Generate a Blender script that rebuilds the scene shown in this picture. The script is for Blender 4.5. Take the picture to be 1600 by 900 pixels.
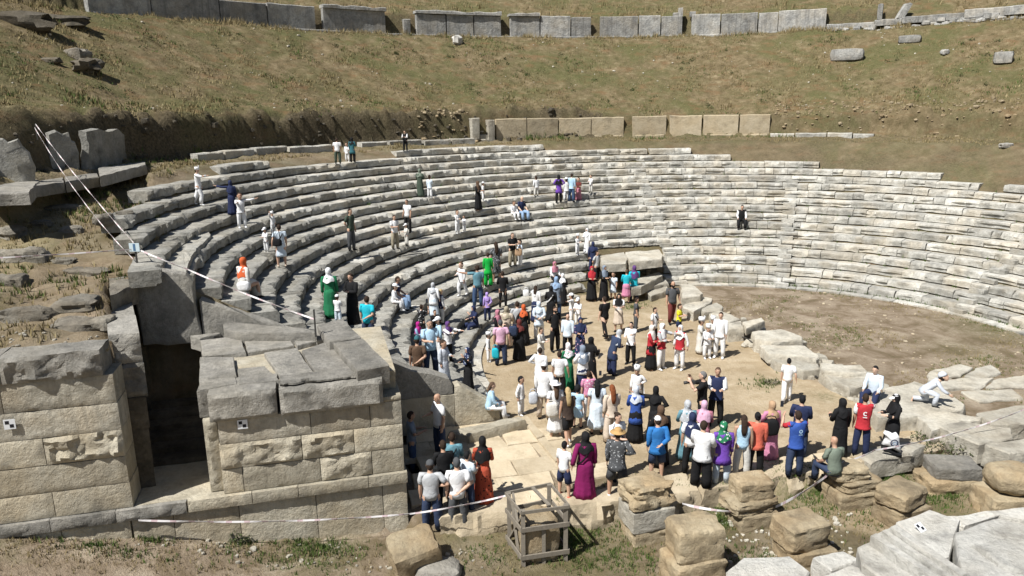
import bpy, bmesh, math, random
import numpy as np
from mathutils import Vector, Matrix, noise

random.seed(7)
for o in list(bpy.data.objects):
    bpy.data.objects.remove(o)
SC = bpy.context.scene
COL = SC.collection

# ---------------------------------------------------------------- camera
F, PITCH, CAMH, ROLL = 1148.017, math.radians(13.6495), 9.0058, 0.01247
SP, CP, SR, CR = math.sin(PITCH), math.cos(PITCH), math.sin(ROLL), math.cos(ROLL)
cam = bpy.data.cameras.new('camera')
cam.sensor_width = 36.0
cam.lens = F / 1600 * 36
cam.clip_end = 6000
camo = bpy.data.objects.new('camera', cam)
COL.objects.link(camo)
camo.matrix_world = Matrix(((CR, SR, 0, 0), (-SR * SP, CR * SP, -CP, 0), (-SR * CP, CR * CP, SP, CAMH), (0, 0, 0, 1)))
SC.camera = camo

# ---------------------------------------------------------------- sky, sun, exposure
SUN_EL, SUN_DIR = math.radians(54.5), math.radians(41)      # height of the sun, heading of the shadows
w = bpy.data.worlds.new('World')
SC.world = w
w.use_nodes = True
nt = w.node_tree
sky = nt.nodes.new('ShaderNodeTexSky')
sky.sky_type = 'NISHITA'
sky.sun_disc = False
sky.sun_elevation = SUN_EL
sky.sun_rotation = math.atan2(-math.cos(SUN_DIR), -math.sin(SUN_DIR))
nt.links.new(sky.outputs[0], nt.nodes['Background'].inputs[0])
nt.nodes['Background'].inputs[1].default_value = 0.05
sun = bpy.data.lights.new('sun', 'SUN')
sun.energy = 5.0
sun.angle = math.radians(0.53)
sun.color = (1.0, 0.98, 0.94)
suno = bpy.data.objects.new('sun', sun)
COL.objects.link(suno)
suno.rotation_euler = Vector((math.cos(SUN_DIR) * math.cos(SUN_EL), math.sin(SUN_DIR) * math.cos(SUN_EL), -math.sin(SUN_EL))).to_track_quat('-Z', 'Y').to_euler()
SC.view_settings.view_transform = 'Standard'
SC.view_settings.look = 'None'
SC.view_settings.gamma = 1
SC.view_settings.exposure = 0.48
SC.cycles.diffuse_bounces = 2

# ---------------------------------------------------------------- survey: pixels of the photograph to points of the place
CX, CY, R0, DR, RISE, Z0 = 9.671, 26.115, 10.945, 0.6787, 0.3752, 0.4197      # centre of the orchestra, its radius, the seats
LIP0 = R0 + 0.35
OX, OY = -2.44, 15.14                                    # right front foot of the entrance wall; s runs along it, d into it
UX, UY = math.cos(math.radians(14.83)), math.sin(math.radians(14.83))

def ray(x, y):
    a, b = (x - 800) / F, (y - 450) / F
    a, b = a * CR - b * SR, a * SR + b * CR
    return np.array([a, CP - b * SP, -SP - b * CP])

def at(x, y, z=0.0):
    r = ray(x, y)
    t = (z - CAMH) / r[2]
    return np.array([r[0] * t, r[1] * t, z])

def proj(p):
    vx, vy, vz = p[0], p[1], p[2] - CAMH
    dd = vy * CP - vz * SP
    a, b = vx / dd, -(vy * SP + vz * CP) / dd
    return 800 + F * (a * CR + b * SR), 450 + F * (-a * SR + b * CR)

def sd(x, y):
    return (x - OX) * UX + (y - OY) * UY, -(x - OX) * UY + (y - OY) * UX

def SDZ(s, d, z=0.0):
    return np.array([OX + s * UX - d * UY, OY + s * UY + d * UX, z])

def pol(r, a, z=0.0):
    a = math.radians(a)
    return np.array([CX + r * math.cos(a), CY + r * math.sin(a), z])

def ringpt(x, y, R):
    r = ray(x, y)
    a, b, c = r[0] ** 2 + r[1] ** 2, -2 * (r[0] * CX + r[1] * CY), CX * CX + CY * CY - R * R
    t = (-b + math.sqrt(max(b * b - 4 * a * c, 0))) / (2 * a)
    return r * t + np.array([0, 0, CAMH])

def ring_az(R, z, x):
    """azimuth on the far side of a ring where it stands above pixel column x"""
    lo, hi = -25.0, 205.0
    best, bv = 90, 1e9
    for i in range(461):
        a = lo + (hi - lo) * i / 460
        q = pol(R, a, z)
        if q[1] < 6: continue
        e = abs(proj(q)[0] - x)
        if e < bv: best, bv = a, e
    for st in (0.25, 0.1, 0.03, 0.01):
        for i in range(-5, 6):
            e = abs(proj(pol(R, best + i * st, z))[0] - x)
            if e < bv: bb, bv = best + i * st, e
            else: bb = best
            best = bb
    return best

def lip(k): return LIP0 + k * DR
def tread(k): return Z0 + k * RISE

# ---------------------------------------------------------------- noise on arrays
def vnoise(x, y, seed=0):
    x = np.asarray(x, float); y = np.asarray(y, float)
    xi, yi = np.floor(x).astype(np.int64), np.floor(y).astype(np.int64)
    fx, fy = x - xi, y - yi
    fx, fy = fx * fx * (3 - 2 * fx), fy * fy * (3 - 2 * fy)
    def hsh(i, j):
        n = (i * 374761393 + j * 668265263 + seed * 1442695041) & 0x7fffffff
        n = ((n ^ (n >> 13)) * 1274126177) & 0x7fffffff
        return ((n ^ (n >> 16)) & 0xffff) / 65535.0
    a, b, c, d = hsh(xi, yi), hsh(xi + 1, yi), hsh(xi, yi + 1), hsh(xi + 1, yi + 1)
    return (a + (b - a) * fx) * (1 - fy) + (c + (d - c) * fx) * fy - 0.5

def fbm(x, y, seed=0, oct=4):
    v, a = 0, 1.0
    for i in range(oct):
        v = v + a * vnoise(x * 2 ** i, y * 2 ** i, seed + i * 17)
        a *= 0.5
    return v

def sstep(a, b, x):
    t = np.clip((x - a) / (b - a), 0, 1)
    return t * t * (3 - 2 * t)

# ---------------------------------------------------------------- height of the ground
STY = [(-2.6, 14.95), (-1.66, 14.99), (2.5, 15.55), (4.6, 16.05), (6.98, 16.71), (10.72, 18.0), (13.6, 18.9)]     # front edge of the paved strip
R2 = 39.8
def ground_h(x, y, rough=True):
    x = np.asarray(x, float); y = np.asarray(y, float)
    r = np.hypot(x - CX, y - CY)
    az = np.degrees(np.arctan2(y - CY, x - CX))
    az = np.where(az < -100, az + 360, az)
    s, d = sd(x, y)
    n1, n2 = fbm(x * .45, y * .45, 3), fbm(x * 1.9, y * 1.9, 9)
    # the hollow, from the orchestra up
    hill = np.interp(r, [R0, R0 + .3, 23.5, 26.32, 26.62, 30, 35, R2 - 1.2, R2], [0.0, .02, 6.78, 7.02, 8.35, 10.1, 12.65, 14.75, 14.82])
    earth = Z0 + (r - LIP0) / DR * RISE - .42
    hill = np.where((r > LIP0) & (r < 23.4), np.maximum(earth, 0.0), hill)
    hill = np.minimum(hill, np.where(r < 23.6, 6.8, 99))
    right = sstep(47.0, 45.4, az)
    hill = hill + .5 * sstep(26.35, 26.6, r) * sstep(29.5, 27, r) * sstep(97, 103, az) * sstep(200, 190, az)
    stepup = 1.65 - .9 * sstep(62, 56, az)
    top = 14.82 + stepup * sstep(R2 + .25, R2 + .7, r)
    climb = np.maximum(r - R2 - .7, 0)
    top = top + (1 - right) * np.minimum(climb * .42, 9) + right * np.minimum(climb * .12, 0.25) - right * np.maximum(climb - 2, 0) * .2
    top = np.where(r > 75, top - (r - 75) * .25, top)
    hill = np.where(r > R2, top, hill)
    far = np.clip((r - 95) / 60, 0, 1)
    bank_n = sstep(25.6, 26.4, r) * sstep(27.6, 26.9, r) * np.where((az > 99) | (az < 66), 1, .15)
    amp = np.where(r > 23.4, 1, .15)
    if rough:
        hill = hill + amp * (.22 * n1 + .10 * n2) + bank_n * (.35 * fbm(x * 1.3, y * 1.3, 51) + .45 * fbm(x * 3.1, y * 3.1, 52))
    # broken left flank: runs down towards the entrance wall
    flank = 4.42 + .125 * (d - .6) + (.25 * n1 + .16 * n2 if rough else 0)
    leftside = (az > 176) | (s < -7.6)
    hl = np.where(leftside & (d > .35), np.minimum(hill + np.where((r < 23.4) & (r > LIP0 + 13 * DR) & (az > 204), .3, 0), np.where(r < 25.2, flank, np.minimum(hill, flank + (r - 25.2) * 1.6))), hill)
    # level ground in front and in the orchestra
    front = np.interp(s, [-14, -8, -5.6, -3.6, 0, 3, 30], [1.5, .86, .36, -.1, -.42, -.47, -.47])
    front = front + (.10 * n1 + .07 * n2 if rough else 0)
    ys = np.interp(x, [p[0] for p in STY], [p[1] for p in STY])
    flat = (.03 * n1 + .015 * n2 if rough else 0) * np.ones_like(x)
    low = sstep(ys + .25, ys + .05, y)
    inside = np.where(x > -2.5, flat * (1 - low) + front * low, front)
    marble_edge = np.where((x > 13.0) & (y < 20), -.3, inside)
    base = np.where(r < R0 + .05, np.where(y > ys, flat, inside), np.where(x > 13.0, marble_edge, inside))
    in_cavea = (r >= R0 + .05) & (d > 4.75)
    edge = -5.74 - .25 * np.clip(d - .84, 0, 4.2)
    in_flank = (d > .35) & (s < edge)
    core = (s > edge) & (s < .3) & (d > .1) & (d < 4.7)
    z = np.where(in_cavea | in_flank, hl, base)
    z = np.where(core, -.05, z)
    z = np.where((y < CY - 8) & (az > -60) & (az < -2) & (r > R0), np.where(x > 17, np.minimum(z, .4), z), z)
    z = z * (1 - far) + far * (-6)
    z = np.where((d < .1) & (y < 3), z * .9, z)
    return z

# ---------------------------------------------------------------- materials
MATS = {}
def newmat(name):
    m = bpy.data.materials.new(name)
    m.use_nodes = True
    t = m.node_tree
    return m, t, t.nodes['Principled BSDF']

def N(t, kind, **kw):
    n = t.nodes.new('ShaderNode' + kind)
    for k, v in kw.items():
        if k.startswith('i_'):
            n.inputs[k[2:].replace('_', ' ')].default_value = v
        else:
            setattr(n, k, v)
    return n

def ramp(t, src, stops):
    r = N(t, 'ValToRGB')
    e = r.color_ramp.elements
    while len(e) < len(stops): e.new(0.5)
    for q, (p, c) in zip(e, stops):
        q.position = p
        q.color = (*c, 1) if len(c) == 3 else c
    t.links.new(src, r.inputs[0])
    return r.outputs[0]

def mixc(t, f, a, b, mode='MIX'):
    m = N(t, 'Mix', data_type='RGBA', blend_type=mode)
    for sock, v in ((m.inputs[0], f), (m.inputs[6], a), (m.inputs[7], b)):
        if hasattr(v, 'links') or hasattr(v, 'is_output'): t.links.new(v, sock)
        elif isinstance(v, (int, float)): sock.default_value = v
        else: sock.default_value = (*v, 1)
    return m.outputs[2]

def math_(t, op, a, b=None):
    m = N(t, 'Math', operation=op)
    for i, v in enumerate((a, b)):
        if v is None: continue
        if isinstance(v, (int, float)): m.inputs[i].default_value = v
        else: t.links.new(v, m.inputs[i])
    return m.outputs[0]

def noise_(t, scale, detail=5, rough=.6, vec=None, dist=0.0):
    n = N(t, 'TexNoise')
    n.inputs['Scale'].default_value = scale
    n.inputs['Detail'].default_value = detail
    n.inputs['Roughness'].default_value = rough
    n.inputs['Distortion'].default_value = dist
    if vec is not None: t.links.new(vec, n.inputs['Vector'])
    return n.outputs[0]

def worldpos(t):
    g = N(t, 'NewGeometry')
    return g.outputs['Position']

def stone_mat(name, light, mid, dark, warm, warm_amt=.3, bump=.5, spots=.5, hue=.0, streak=0.0):
    """weathered limestone: mottled, tone of its own for every block, lichen and soot on the pale ground colour"""
    m, t, b = newmat(name)
    p = worldpos(t)
    oi = N(t, 'ObjectInfo')
    n1 = noise_(t, 1.6, 6, .65, p)
    n2 = noise_(t, 9, 6, .7, p)
    n3 = noise_(t, 30, 5, .7, p)
    n4 = noise_(t, 3.5, 8, .72, p)
    c = ramp(t, n1, [(.3, dark), (.47, mid), (.66, light)])
    c = mixc(t, math_(t, 'MULTIPLY', ramp(t, n2, [(.42, (0, 0, 0)), (.68, (1, 1, 1))]), spots), c, dark)
    wn = noise_(t, .9, 3, .5, p)
    wf = math_(t, 'MULTIPLY', ramp(t, wn, [(.45, (0, 0, 0)), (.62, (1, 1, 1))]), warm_amt)
    c = mixc(t, wf, c, warm)
    if streak:
        mp = N(t, 'Mapping')
        mp.inputs['Scale'].default_value = (5, 5, .35)
        t.links.new(p, mp.inputs[0])
        st = noise_(t, 1.0, 4, .6, mp.outputs[0])
        c = mixc(t, math_(t, 'MULTIPLY', ramp(t, st, [(.5, (0, 0, 0)), (.68, (1, 1, 1))]), streak), c, tuple(v * .55 for v in mid))
    rv = math_(t, 'ADD', math_(t, 'MULTIPLY', oi.outputs['Random'], .42), .78)
    g = N(t, 'CombineColor')
    for i in range(3): t.links.new(rv, g.inputs[i])
    c = mixc(t, 1.0, c, g.outputs[0], 'MULTIPLY')
    t.links.new(c, b.inputs['Base Color'])
    b.inputs['Roughness'].default_value = .92
    b.inputs['Specular IOR Level'].default_value = .2
    hsum = math_(t, 'ADD', math_(t, 'ADD', math_(t, 'MULTIPLY', n2, .8), math_(t, 'MULTIPLY', n4, 1.6)), math_(t, 'MULTIPLY', n3, .4))
    bp = N(t, 'Bump')
    bp.inputs['Strength'].default_value = min(1, bump * 1.1)
    bp.inputs['Distance'].default_value = .05
    t.links.new(hsum, bp.inputs['Height'])
    t.links.new(bp.outputs[0], b.inputs['Normal'])
    MATS[name] = m
    return m

M_SEAT = stone_mat('seat_limestone', (.605, .585, .53), (.475, .46, .41), (.24, .232, .208), (.47, .395, .28), .4, .9, .5, streak=.25)
M_SEATG = stone_mat('weathered_grey_seat', (.43, .415, .37), (.315, .305, .27), (.145, .14, .125), (.33, .285, .205), .25, .9, .55, streak=.2)
M_ASHLAR = stone_mat('ashlar_limestone', (.56, .515, .41), (.47, .42, .32), (.27, .245, .195), (.50, .395, .245), .4, .8, .35, streak=.45)
M_ASHG = stone_mat('greyed_ashlar', (.51, .475, .39), (.42, .385, .31), (.21, .195, .16), (.49, .39, .255), .35, .8, .5, streak=.6)
M_GREYTOP = stone_mat('grey_capstone', (.36, .34, .30), (.265, .25, .22), (.14, .135, .12), (.30, .265, .2), .2, .8, .6, streak=.25)
M_SAND = stone_mat('brown_sandstone', (.47, .395, .27), (.385, .31, .20), (.20, .16, .105), (.41, .275, .14), .35, .9, .5)
M_MARBLE = stone_mat('white_marble', (.64, .625, .575), (.53, .515, .47), (.27, .262, .24), (.48, .42, .32), .2, 1.0, .5)
M_BLOCK = stone_mat('pale_fallen_stone', (.58, .55, .47), (.47, .435, .36), (.26, .24, .20), (.45, .375, .265), .25, 1.0, .5)
M_UPPER = stone_mat('grey_podium_slab', (.46, .45, .415), (.33, .325, .305), (.15, .15, .145), (.42, .36, .27), .3, .8, .6, streak=.7)
M_POD = stone_mat('tan_podium_slab', (.47, .40, .285), (.40, .335, .23), (.25, .21, .15), (.42, .32, .19), .3, .5, .3)
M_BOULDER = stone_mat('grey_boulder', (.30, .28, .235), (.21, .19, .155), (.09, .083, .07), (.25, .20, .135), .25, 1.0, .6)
M_PAVE = stone_mat('tan_paving', (.56, .48, .35), (.48, .40, .28), (.34, .275, .185), (.50, .41, .28), .3, .5, .3)
M_DARKROCK_AND_SHADE = stone_mat('dark_bank_and_shade_stone', (.16, .14, .11), (.11, .095, .07), (.05, .045, .035), (.14, .11, .07), .2, 1.0, .6)  # dark bank rock; on passage stones it paints in deep shade
M_WHITEROCK = stone_mat('white_rock', (.62, .6, .56), (.55, .53, .48), (.4, .38, .33), (.5, .45, .36), .1, .6, .3)

def ground_mat():
    m, t, b = newmat('ground')
    p = worldpos(t)
    at_ = N(t, 'Attribute')
    at_.attribute_name = 'zones'
    sep = N(t, 'SeparateColor')
    t.links.new(at_.outputs['Color'], sep.inputs[0])
    hillf, brownf, greenf = sep.outputs[0], sep.outputs[1], sep.outputs[2]
    a1, a2, a3, a4 = noise_(t, .22, 8, .68, p, .8), noise_(t, 1.7, 7, .7, p), noise_(t, 9, 5, .7, p), noise_(t, 38, 3, .6, p)
    mp = N(t, 'Mapping')
    mp.inputs['Scale'].default_value = (1, 1, 3)
    t.links.new(p, mp.inputs[0])
    # dusty trodden earth
    dust = ramp(t, a2, [(.3, (.33, .255, .155)), (.5, (.45, .36, .24)), (.7, (.54, .45, .325))])
    dust = mixc(t, math_(t, 'MULTIPLY', ramp(t, a1, [(.42, (1, 1, 1)), (.56, (0, 0, 0))]), .45), dust, (.30, .225, .135))
    dust = mixc(t, math_(t, 'MULTIPLY', ramp(t, a3, [(.5, (0, 0, 0)), (.75, (1, 1, 1))]), .35), dust, (.27, .20, .12))
    brown = ramp(t, noise_(t, .9, 8, .68, p, .5), [(.28, (.12, .10, .055)), (.40, (.18, .138, .09)), (.50, (.265, .21, .15)), (.62, (.345, .285, .21)), (.76, (.44, .38, .29))])
    brown = mixc(t, math_(t, 'MULTIPLY', ramp(t, a3, [(.45, (0, 0, 0)), (.7, (1, 1, 1))]), .4), brown, (.15, .10, .06))
    # dry hillside turf
    dry = ramp(t, a2, [(.28, (.07, .057, .03)), (.43, (.145, .112, .062)), (.57, (.22, .17, .10)), (.74, (.36, .295, .185))])
    grn = ramp(t, a3, [(.3, (.04, .055, .017)), (.55, (.10, .112, .042)), (.75, (.19, .18, .082))])
    hillc = mixc(t, ramp(t, a1, [(.43, (0, 0, 0)), (.60, (.74, .74, .74))]), dry, grn)
    red = ramp(t, noise_(t, .8, 5, .6, mp.outputs[0]), [(.54, (0, 0, 0)), (.68, (.65, .65, .65))])
    hillc = mixc(t, red, hillc, (.20, .115, .06))
    hillc = mixc(t, math_(t, 'MULTIPLY', ramp(t, a4, [(.42, (0, 0, 0)), (.62, (1, 1, 1))]), .55), hillc, (.095, .075, .035))
    hillc = mixc(t, ramp(t, a4, [(.66, (0, 0, 0)), (.74, (.5, .5, .5))]), hillc, (.38, .34, .23))
    c = mixc(t, brownf, dust, brown)
    c = mixc(t, hillf, c, hillc)
    gf = math_(t, 'MULTIPLY', greenf, ramp(t, a3, [(.35, (0, 0, 0)), (.6, (1, 1, 1))]))
    c = mixc(t, gf, c, grn)
    c = mixc(t, at_.outputs['Alpha'], c, ramp(t, a3, [(.3, (.035, .03, .018)), (.5, (.10, .08, .05)), (.68, (.17, .14, .09)), (.8, (.28, .25, .18))]))
    t.links.new(c, b.inputs['Base Color'])
    b.inputs['Roughness'].default_value = .97
    b.inputs['Specular IOR Level'].default_value = .1
    bp = N(t, 'Bump')
    bp.inputs['Strength'].default_value = .75
    bp.inputs['Distance'].default_value = .09
    t.links.new(math_(t, 'ADD', a3, math_(t, 'MULTIPLY', a4, .5)), bp.inputs['Height'])
    t.links.new(bp.outputs[0], b.inputs['Normal'])
    return m
M_GROUND = ground_mat()

STONES = set(m for m in MATS.values())

def plain_mat(name, col, rough=.8, var=.15, scale=12, spec=.3):
    if name in MATS: return MATS[name]
    m, t, b = newmat(name)
    tc = N(t, 'TexCoord')
    n = noise_(t, scale, 4, .6, tc.outputs['Object'])
    c = mixc(t, n, tuple(v * (1 - var) for v in col), tuple(min(v * (1 + var), .9) for v in col))
    t.links.new(c, b.inputs['Base Color'])
    b.inputs['Roughness'].default_value = rough
    b.inputs['Specular IOR Level'].default_value = spec
    MATS[name] = m
    return m

# ---------------------------------------------------------------- objects
def link(name, me, mat=None, parent=None, loc=None, smooth=False):
    if mat is not None:
        me.materials.clear()
        me.materials.append(mat)
    o = bpy.data.objects.new(name, me)
    COL.objects.link(o)
    if parent is not None: o.parent = parent
    if loc is not None: o.location = loc
    if smooth or mat in STONES:
        me.polygons.foreach_set('use_smooth', [True] * len(me.polygons))
        if mat in STONES: me.set_sharp_from_angle(angle=math.radians(32))
    return o

def mesh(name, v, f, smooth=False):
    me = bpy.data.meshes.new(name)
    me.from_pydata([tuple(map(float, q)) for q in v], [], f)
    if smooth: me.polygons.foreach_set('use_smooth', [True] * len(me.polygons))
    me.update()
    return me

def tag(o, label=None, cat=None, group=None, kind=None):
    if label: o['label'] = label
    if cat: o['category'] = cat
    if group: o['group'] = group
    if kind: o['kind'] = kind
    return o

def thing(name, loc, label, cat, group=None, rz=0.0):
    o = bpy.data.objects.new(name, None)
    o.empty_display_size = .2
    COL.objects.link(o)
    o.location = loc
    o.rotation_euler.z = rz
    return tag(o, label, cat, group)

def move(v, loc):
    return [(q[0] - loc[0], q[1] - loc[1], q[2] - loc[2]) for q in v]
# ---------------------------------------------------------------- shapes
def nz(p, sc, seed=0):
    return noise.noise(Vector((p[0] * sc + seed * 7.3, p[1] * sc - seed * 3.1, p[2] * sc + seed * 1.7)))

def rock(sx, sy, sz, n=4, rough=.08, seed=0, power=6, tilt=0):
    """block of stone with worn corners: sizes are full sizes, origin at the middle of its base"""
    idx, v, f = {}, [], []
    def add(i, j, k):
        key = (i, j, k)
        if key not in idx:
            p = [2 * i / n - 1, 2 * j / n - 1, 2 * k / n - 1]
            q = (abs(p[0]) ** power + abs(p[1]) ** power + abs(p[2]) ** power) ** (1 / power)
            p = [c / q for c in p]
            cut = nz(p, 1.9, seed + 9)
            d = 1 + rough * (1.4 * nz(p, 1.3, seed) + .9 * nz(p, 3.3, seed + 5) + .5 * nz(p, 7.0, seed + 2)) - max(0, cut - .12) * rough * 3
            x, y, z = p[0] * sx / 2 * d, p[1] * sy / 2 * d, (p[2] * d + 1) * sz / 2
            x += tilt * z
            idx[key] = len(v)
            v.append((x, y, z))
        return idx[key]
    for a in range(n):
        for b_ in range(n):
            for side in (0, n):
                qs = [[(a, b_, side), (a + 1, b_, side), (a + 1, b_ + 1, side), (a, b_ + 1, side)],
                      [(a, side, b_), (a, side, b_ + 1), (a + 1, side, b_ + 1), (a + 1, side, b_)],
                      [(side, a, b_), (side, a + 1, b_), (side, a + 1, b_ + 1), (side, a, b_ + 1)]]
                for q in qs:
                    q = q if side else q[::-1]
                    f.append([add(*c) for c in q])
    return v, f

def prism(poly, zt, zb, seed=0, rough=.03, cham=.035, step=.14, flare=0.0, top_noise=.02):
    """slab with an irregular outline: poly is its top outline (world x, y), worn upper arris, rough sides"""
    P = [np.array(p[:2], float) for p in poly]
    area = sum(P[i][0] * P[(i + 1) % len(P)][1] - P[(i + 1) % len(P)][0] * P[i][1] for i in range(len(P)))
    if area < 0: P = P[::-1]
    pts = []
    for i in range(len(P)):
        a, b_ = P[i], P[(i + 1) % len(P)]
        n = max(1, int(np.hypot(*(b_ - a)) / step))
        for j in range(n): pts.append(a + (b_ - a) * j / n)
    pts = np.array(pts)
    c = pts.mean(0)
    m = len(pts)
    v, f = [], []
    hgt = zt - zb
    def ringv(scale_off, z, jit, zj):
        base = len(v)
        for i in range(m):
            dvec = pts[i] - c
            L = np.hypot(*dvec) + 1e-6
            j = jit * (1.7 * nz((pts[i][0], pts[i][1], z), 2.3, seed) + 1.2 * nz((pts[i][0], pts[i][1], z), 6.5, seed) + .6 * nz((pts[i][0], pts[i][1], z), 15, seed))
            q = pts[i] + dvec / L * (scale_off + j)
            v.append((q[0], q[1], z + zj * 2 * nz((q[0], q[1], 0), 1.9, seed + 3)))
        return base
    ns = max(2, int(hgt / .13))
    rings = [ringv(flare * (1 - q / ns), zb + (hgt - cham * 1.2) * q / ns * .97, rough * 1.25, rough * .4 * (q > 0)) for q in range(ns)] + [ringv(0, zt - min(cham * 1.2, hgt * .3), rough, top_noise), ringv(-cham, zt, rough * .7, top_noise)]
    base = len(v)
    for i in range(m):
        q = c + (pts[i] - c) * .5
        v.append((q[0], q[1], zt + top_noise * 2 * nz((q[0], q[1], 0), 1.9, seed + 3)))
    rings.append(base)
    for a, b_ in zip(rings[:-1], rings[1:]):
        for i in range(m):
            k = (i + 1) % m
            f.append([a + i, a + k, b_ + k, b_ + i])
    v.append((c[0], c[1], zt + top_noise * nz((c[0], c[1], 0), 1.9, seed + 3)))
    for i in range(m): f.append([base + i, base + (i + 1) % m, len(v) - 1])
    f.append([rings[0] + i for i in range(m)][::-1])
    return v, f

def ashlar(s0, s1, z0, z1, d0, dep, seed=0, rough=.012, cham=.014, toprough=0.0, skew=0.0):
    """wall stone in the frame of the entrance wall: dressed or rock-faced front, arrises eased"""
    n = max(3, int((s1 - s0) / .085)); m = max(3, int((z1 - z0) / .07))
    v, f = [], []
    def P(s, d, z): return tuple(SDZ(s - skew * (d - .84), d, z))
    g = [[0] * (m + 1) for _ in range(n + 1)]
    for i in range(n + 1):
        for j in range(m + 1):
            s, z = s0 + (s1 - s0) * i / n, z0 + (z1 - z0) * j / m
            e = i in (0, n) or j in (0, m)
            dd = cham + .006 * nz((s, z, 1), 9, seed) if e else -abs(rough) * (.5 + 1.3 * nz((s, z, 0), 2.6, seed) + 1.1 * nz((s, z, 5), 7.0, seed) + .8 * nz((s, z, 5), 16.0, seed))
            zz = z + (toprough * nz((s, 1, 2), 2.5, seed) if j == m else 0)
            g[i][j] = len(v)
            v.append(P(s + (.002 if i == 0 else -.002 if i == n else 0), d0 + dd, zz))
    for i in range(n):
        for j in range(m): f.append([g[i][j], g[i + 1][j], g[i + 1][j + 1], g[i][j + 1]])
    nt_ = max(1, int(dep / .25))
    prev_t = [g[i][m] for i in range(n + 1)]
    for q in range(1, nt_ + 1):
        row = []
        for i in range(n + 1):
            s = s0 + (s1 - s0) * i / n
            row.append(len(v))
            v.append(P(s, d0 + cham + (dep - cham) * q / nt_, z1 + toprough * (nz((s, q * .3, 2), 2.5, seed) + .0)))
        for i in range(n): f.append([prev_t[i], prev_t[i + 1], row[i + 1], row[i]])
        prev_t = row
    bl, br = len(v), len(v) + 1
    v += [P(s0, d0 + dep, z0), P(s1, d0 + dep, z0)]
    left_top = [g[0][m]] ; 
    f.append([g[0][j] for j in range(m + 1)] + [prev_t[0], bl])
    f.append(([g[n][j] for j in range(m + 1)] + [prev_t[n], br])[::-1])
    f.append([bl, prev_t[0]] + prev_t[1:-1] + [prev_t[n], br])
    f.append([g[i][0] for i in range(n + 1)][::-1] + [bl, br])
    return v, f

def cuboid(x0, x1, y0, y1, z0, z1):
    v = [(x, y, z) for z in (z0, z1) for y in (y0, y1) for x in (x0, x1)]
    return v, [[0, 2, 3, 1], [4, 5, 7, 6], [0, 1, 5, 4], [1, 3, 7, 5], [3, 2, 6, 7], [2, 0, 4, 6]]

def beam(a, b_, w_, h_):
    """squared timber between two points"""
    a, b_ = Vector(a), Vector(b_)
    ax = (b_ - a).normalized()
    up = Vector((0, 0, 1)) if abs(ax.z) < .9 else Vector((0, 1, 0))
    sx = ax.cross(up).normalized(); sy = sx.cross(ax)
    v = [tuple(p + sx * i * w_ / 2 + sy * j * h_ / 2) for p in (a, b_) for i, j in ((-1, -1), (1, -1), (1, 1), (-1, 1))]
    return v, [[0, 1, 2, 3][::-1], [4, 5, 6, 7], [0, 1, 5, 4], [1, 2, 6, 5], [2, 3, 7, 6], [3, 0, 4, 7]]

def merge(parts):
    v, f = [], []
    for a, b_ in parts:
        o = len(v)
        v += list(a)
        f += [[i + o for i in q] for q in b_]
    return v, f

# ---------------------------------------------------------------- ground: one sheet to the horizon
def axis(lo, hi, fine, flo, fhi):
    xs = list(np.arange(flo, fhi, fine))
    st, x = fine, fhi
    while x < hi:
        xs.append(x); st = min(st * 1.12, 400) if x > fhi + 14 or fine > .2 else st * 1.02; x += st
    xs.append(hi)
    st, x = fine, flo - fine
    while x > lo:
        xs.insert(0, x); st = min(st * 1.12, 400) if x < flo - 14 or fine > .2 else st * 1.02; x -= st
    xs.insert(0, lo)
    return np.array(xs)

gx, gy = axis(-1800, 1800, .19, -17, 28), axis(-1500, 2000, .19, 10, 55)
GX, GY = np.meshgrid(gx, gy, indexing='ij')
GZ = ground_h(GX, GY)
nx, ny = GX.shape
gv = np.stack([GX, GY, GZ], -1).reshape(-1, 3)
ii = (np.arange(nx - 1)[:, None] * ny + np.arange(ny - 1)[None]).reshape(-1)
gf = np.stack([ii, ii + ny, ii + ny + 1, ii + 1], -1)
gme = bpy.data.meshes.new('ground')
gme.vertices.add(len(gv)); gme.vertices.foreach_set('co', gv.reshape(-1))
gme.loops.add(len(gf) * 4); gme.loops.foreach_set('vertex_index', gf.reshape(-1))
gme.polygons.add(len(gf)); gme.polygons.foreach_set('loop_start', np.arange(len(gf)) * 4)
gme.polygons.foreach_set('use_smooth', np.ones(len(gf), bool))
gme.update(calc_edges=True)
gx_, gy_ = gv[:, 0], gv[:, 1]
gr = np.hypot(gx_ - CX, gy_ - CY)
gs, gd = sd(gx_, gy_)
gn = fbm(gx_ * .5, gy_ * .5, 21)
zone_h = np.where((gr > R0 + .1) & ((gd > 4.6) | ((gs < -5.8) & (gd > .3))), 1.0, 0.0)
# the dirt of the orchestra behind the line of fallen blocks is browner than the trodden paved side
DIV = [at(*q) for q in ((1040, 452), (1130, 505), (1215, 570), (1290, 610), (1400, 650), (1600, 740))]
divx = np.interp(gy_, [q[1] for q in DIV][::-1], [q[0] for q in DIV][::-1])
zone_b = np.where(gr < R0 + .4, sstep(-.2, .5, gx_ - divx + .6 * gn), 0.0)
zone_b = np.maximum(zone_b, np.where((gy_ < np.interp(gx_, [p[0] for p in STY], [p[1] for p in STY])) & (gx_ > -3), .35 + .5 * gn, 0))
zone_h = np.where((gr > R0 + .1) & (gr < 26.2) & (gd > 4.6), np.where(gx_ > 0, .85, .5), zone_h)
zone_h = np.where((gs < -5.8) & (gr < 25.5) & (gd > .3), .45, zone_h)
zone_b = np.where((gr > R0 + .4) & (gr < 26.2) & (gs > -9), 1.0, zone_b)
zone_b = np.maximum(zone_b, np.where((gs < .2) & (gd < 0), .15 + .6 * gn, 0))
green = np.zeros(len(gv))
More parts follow.
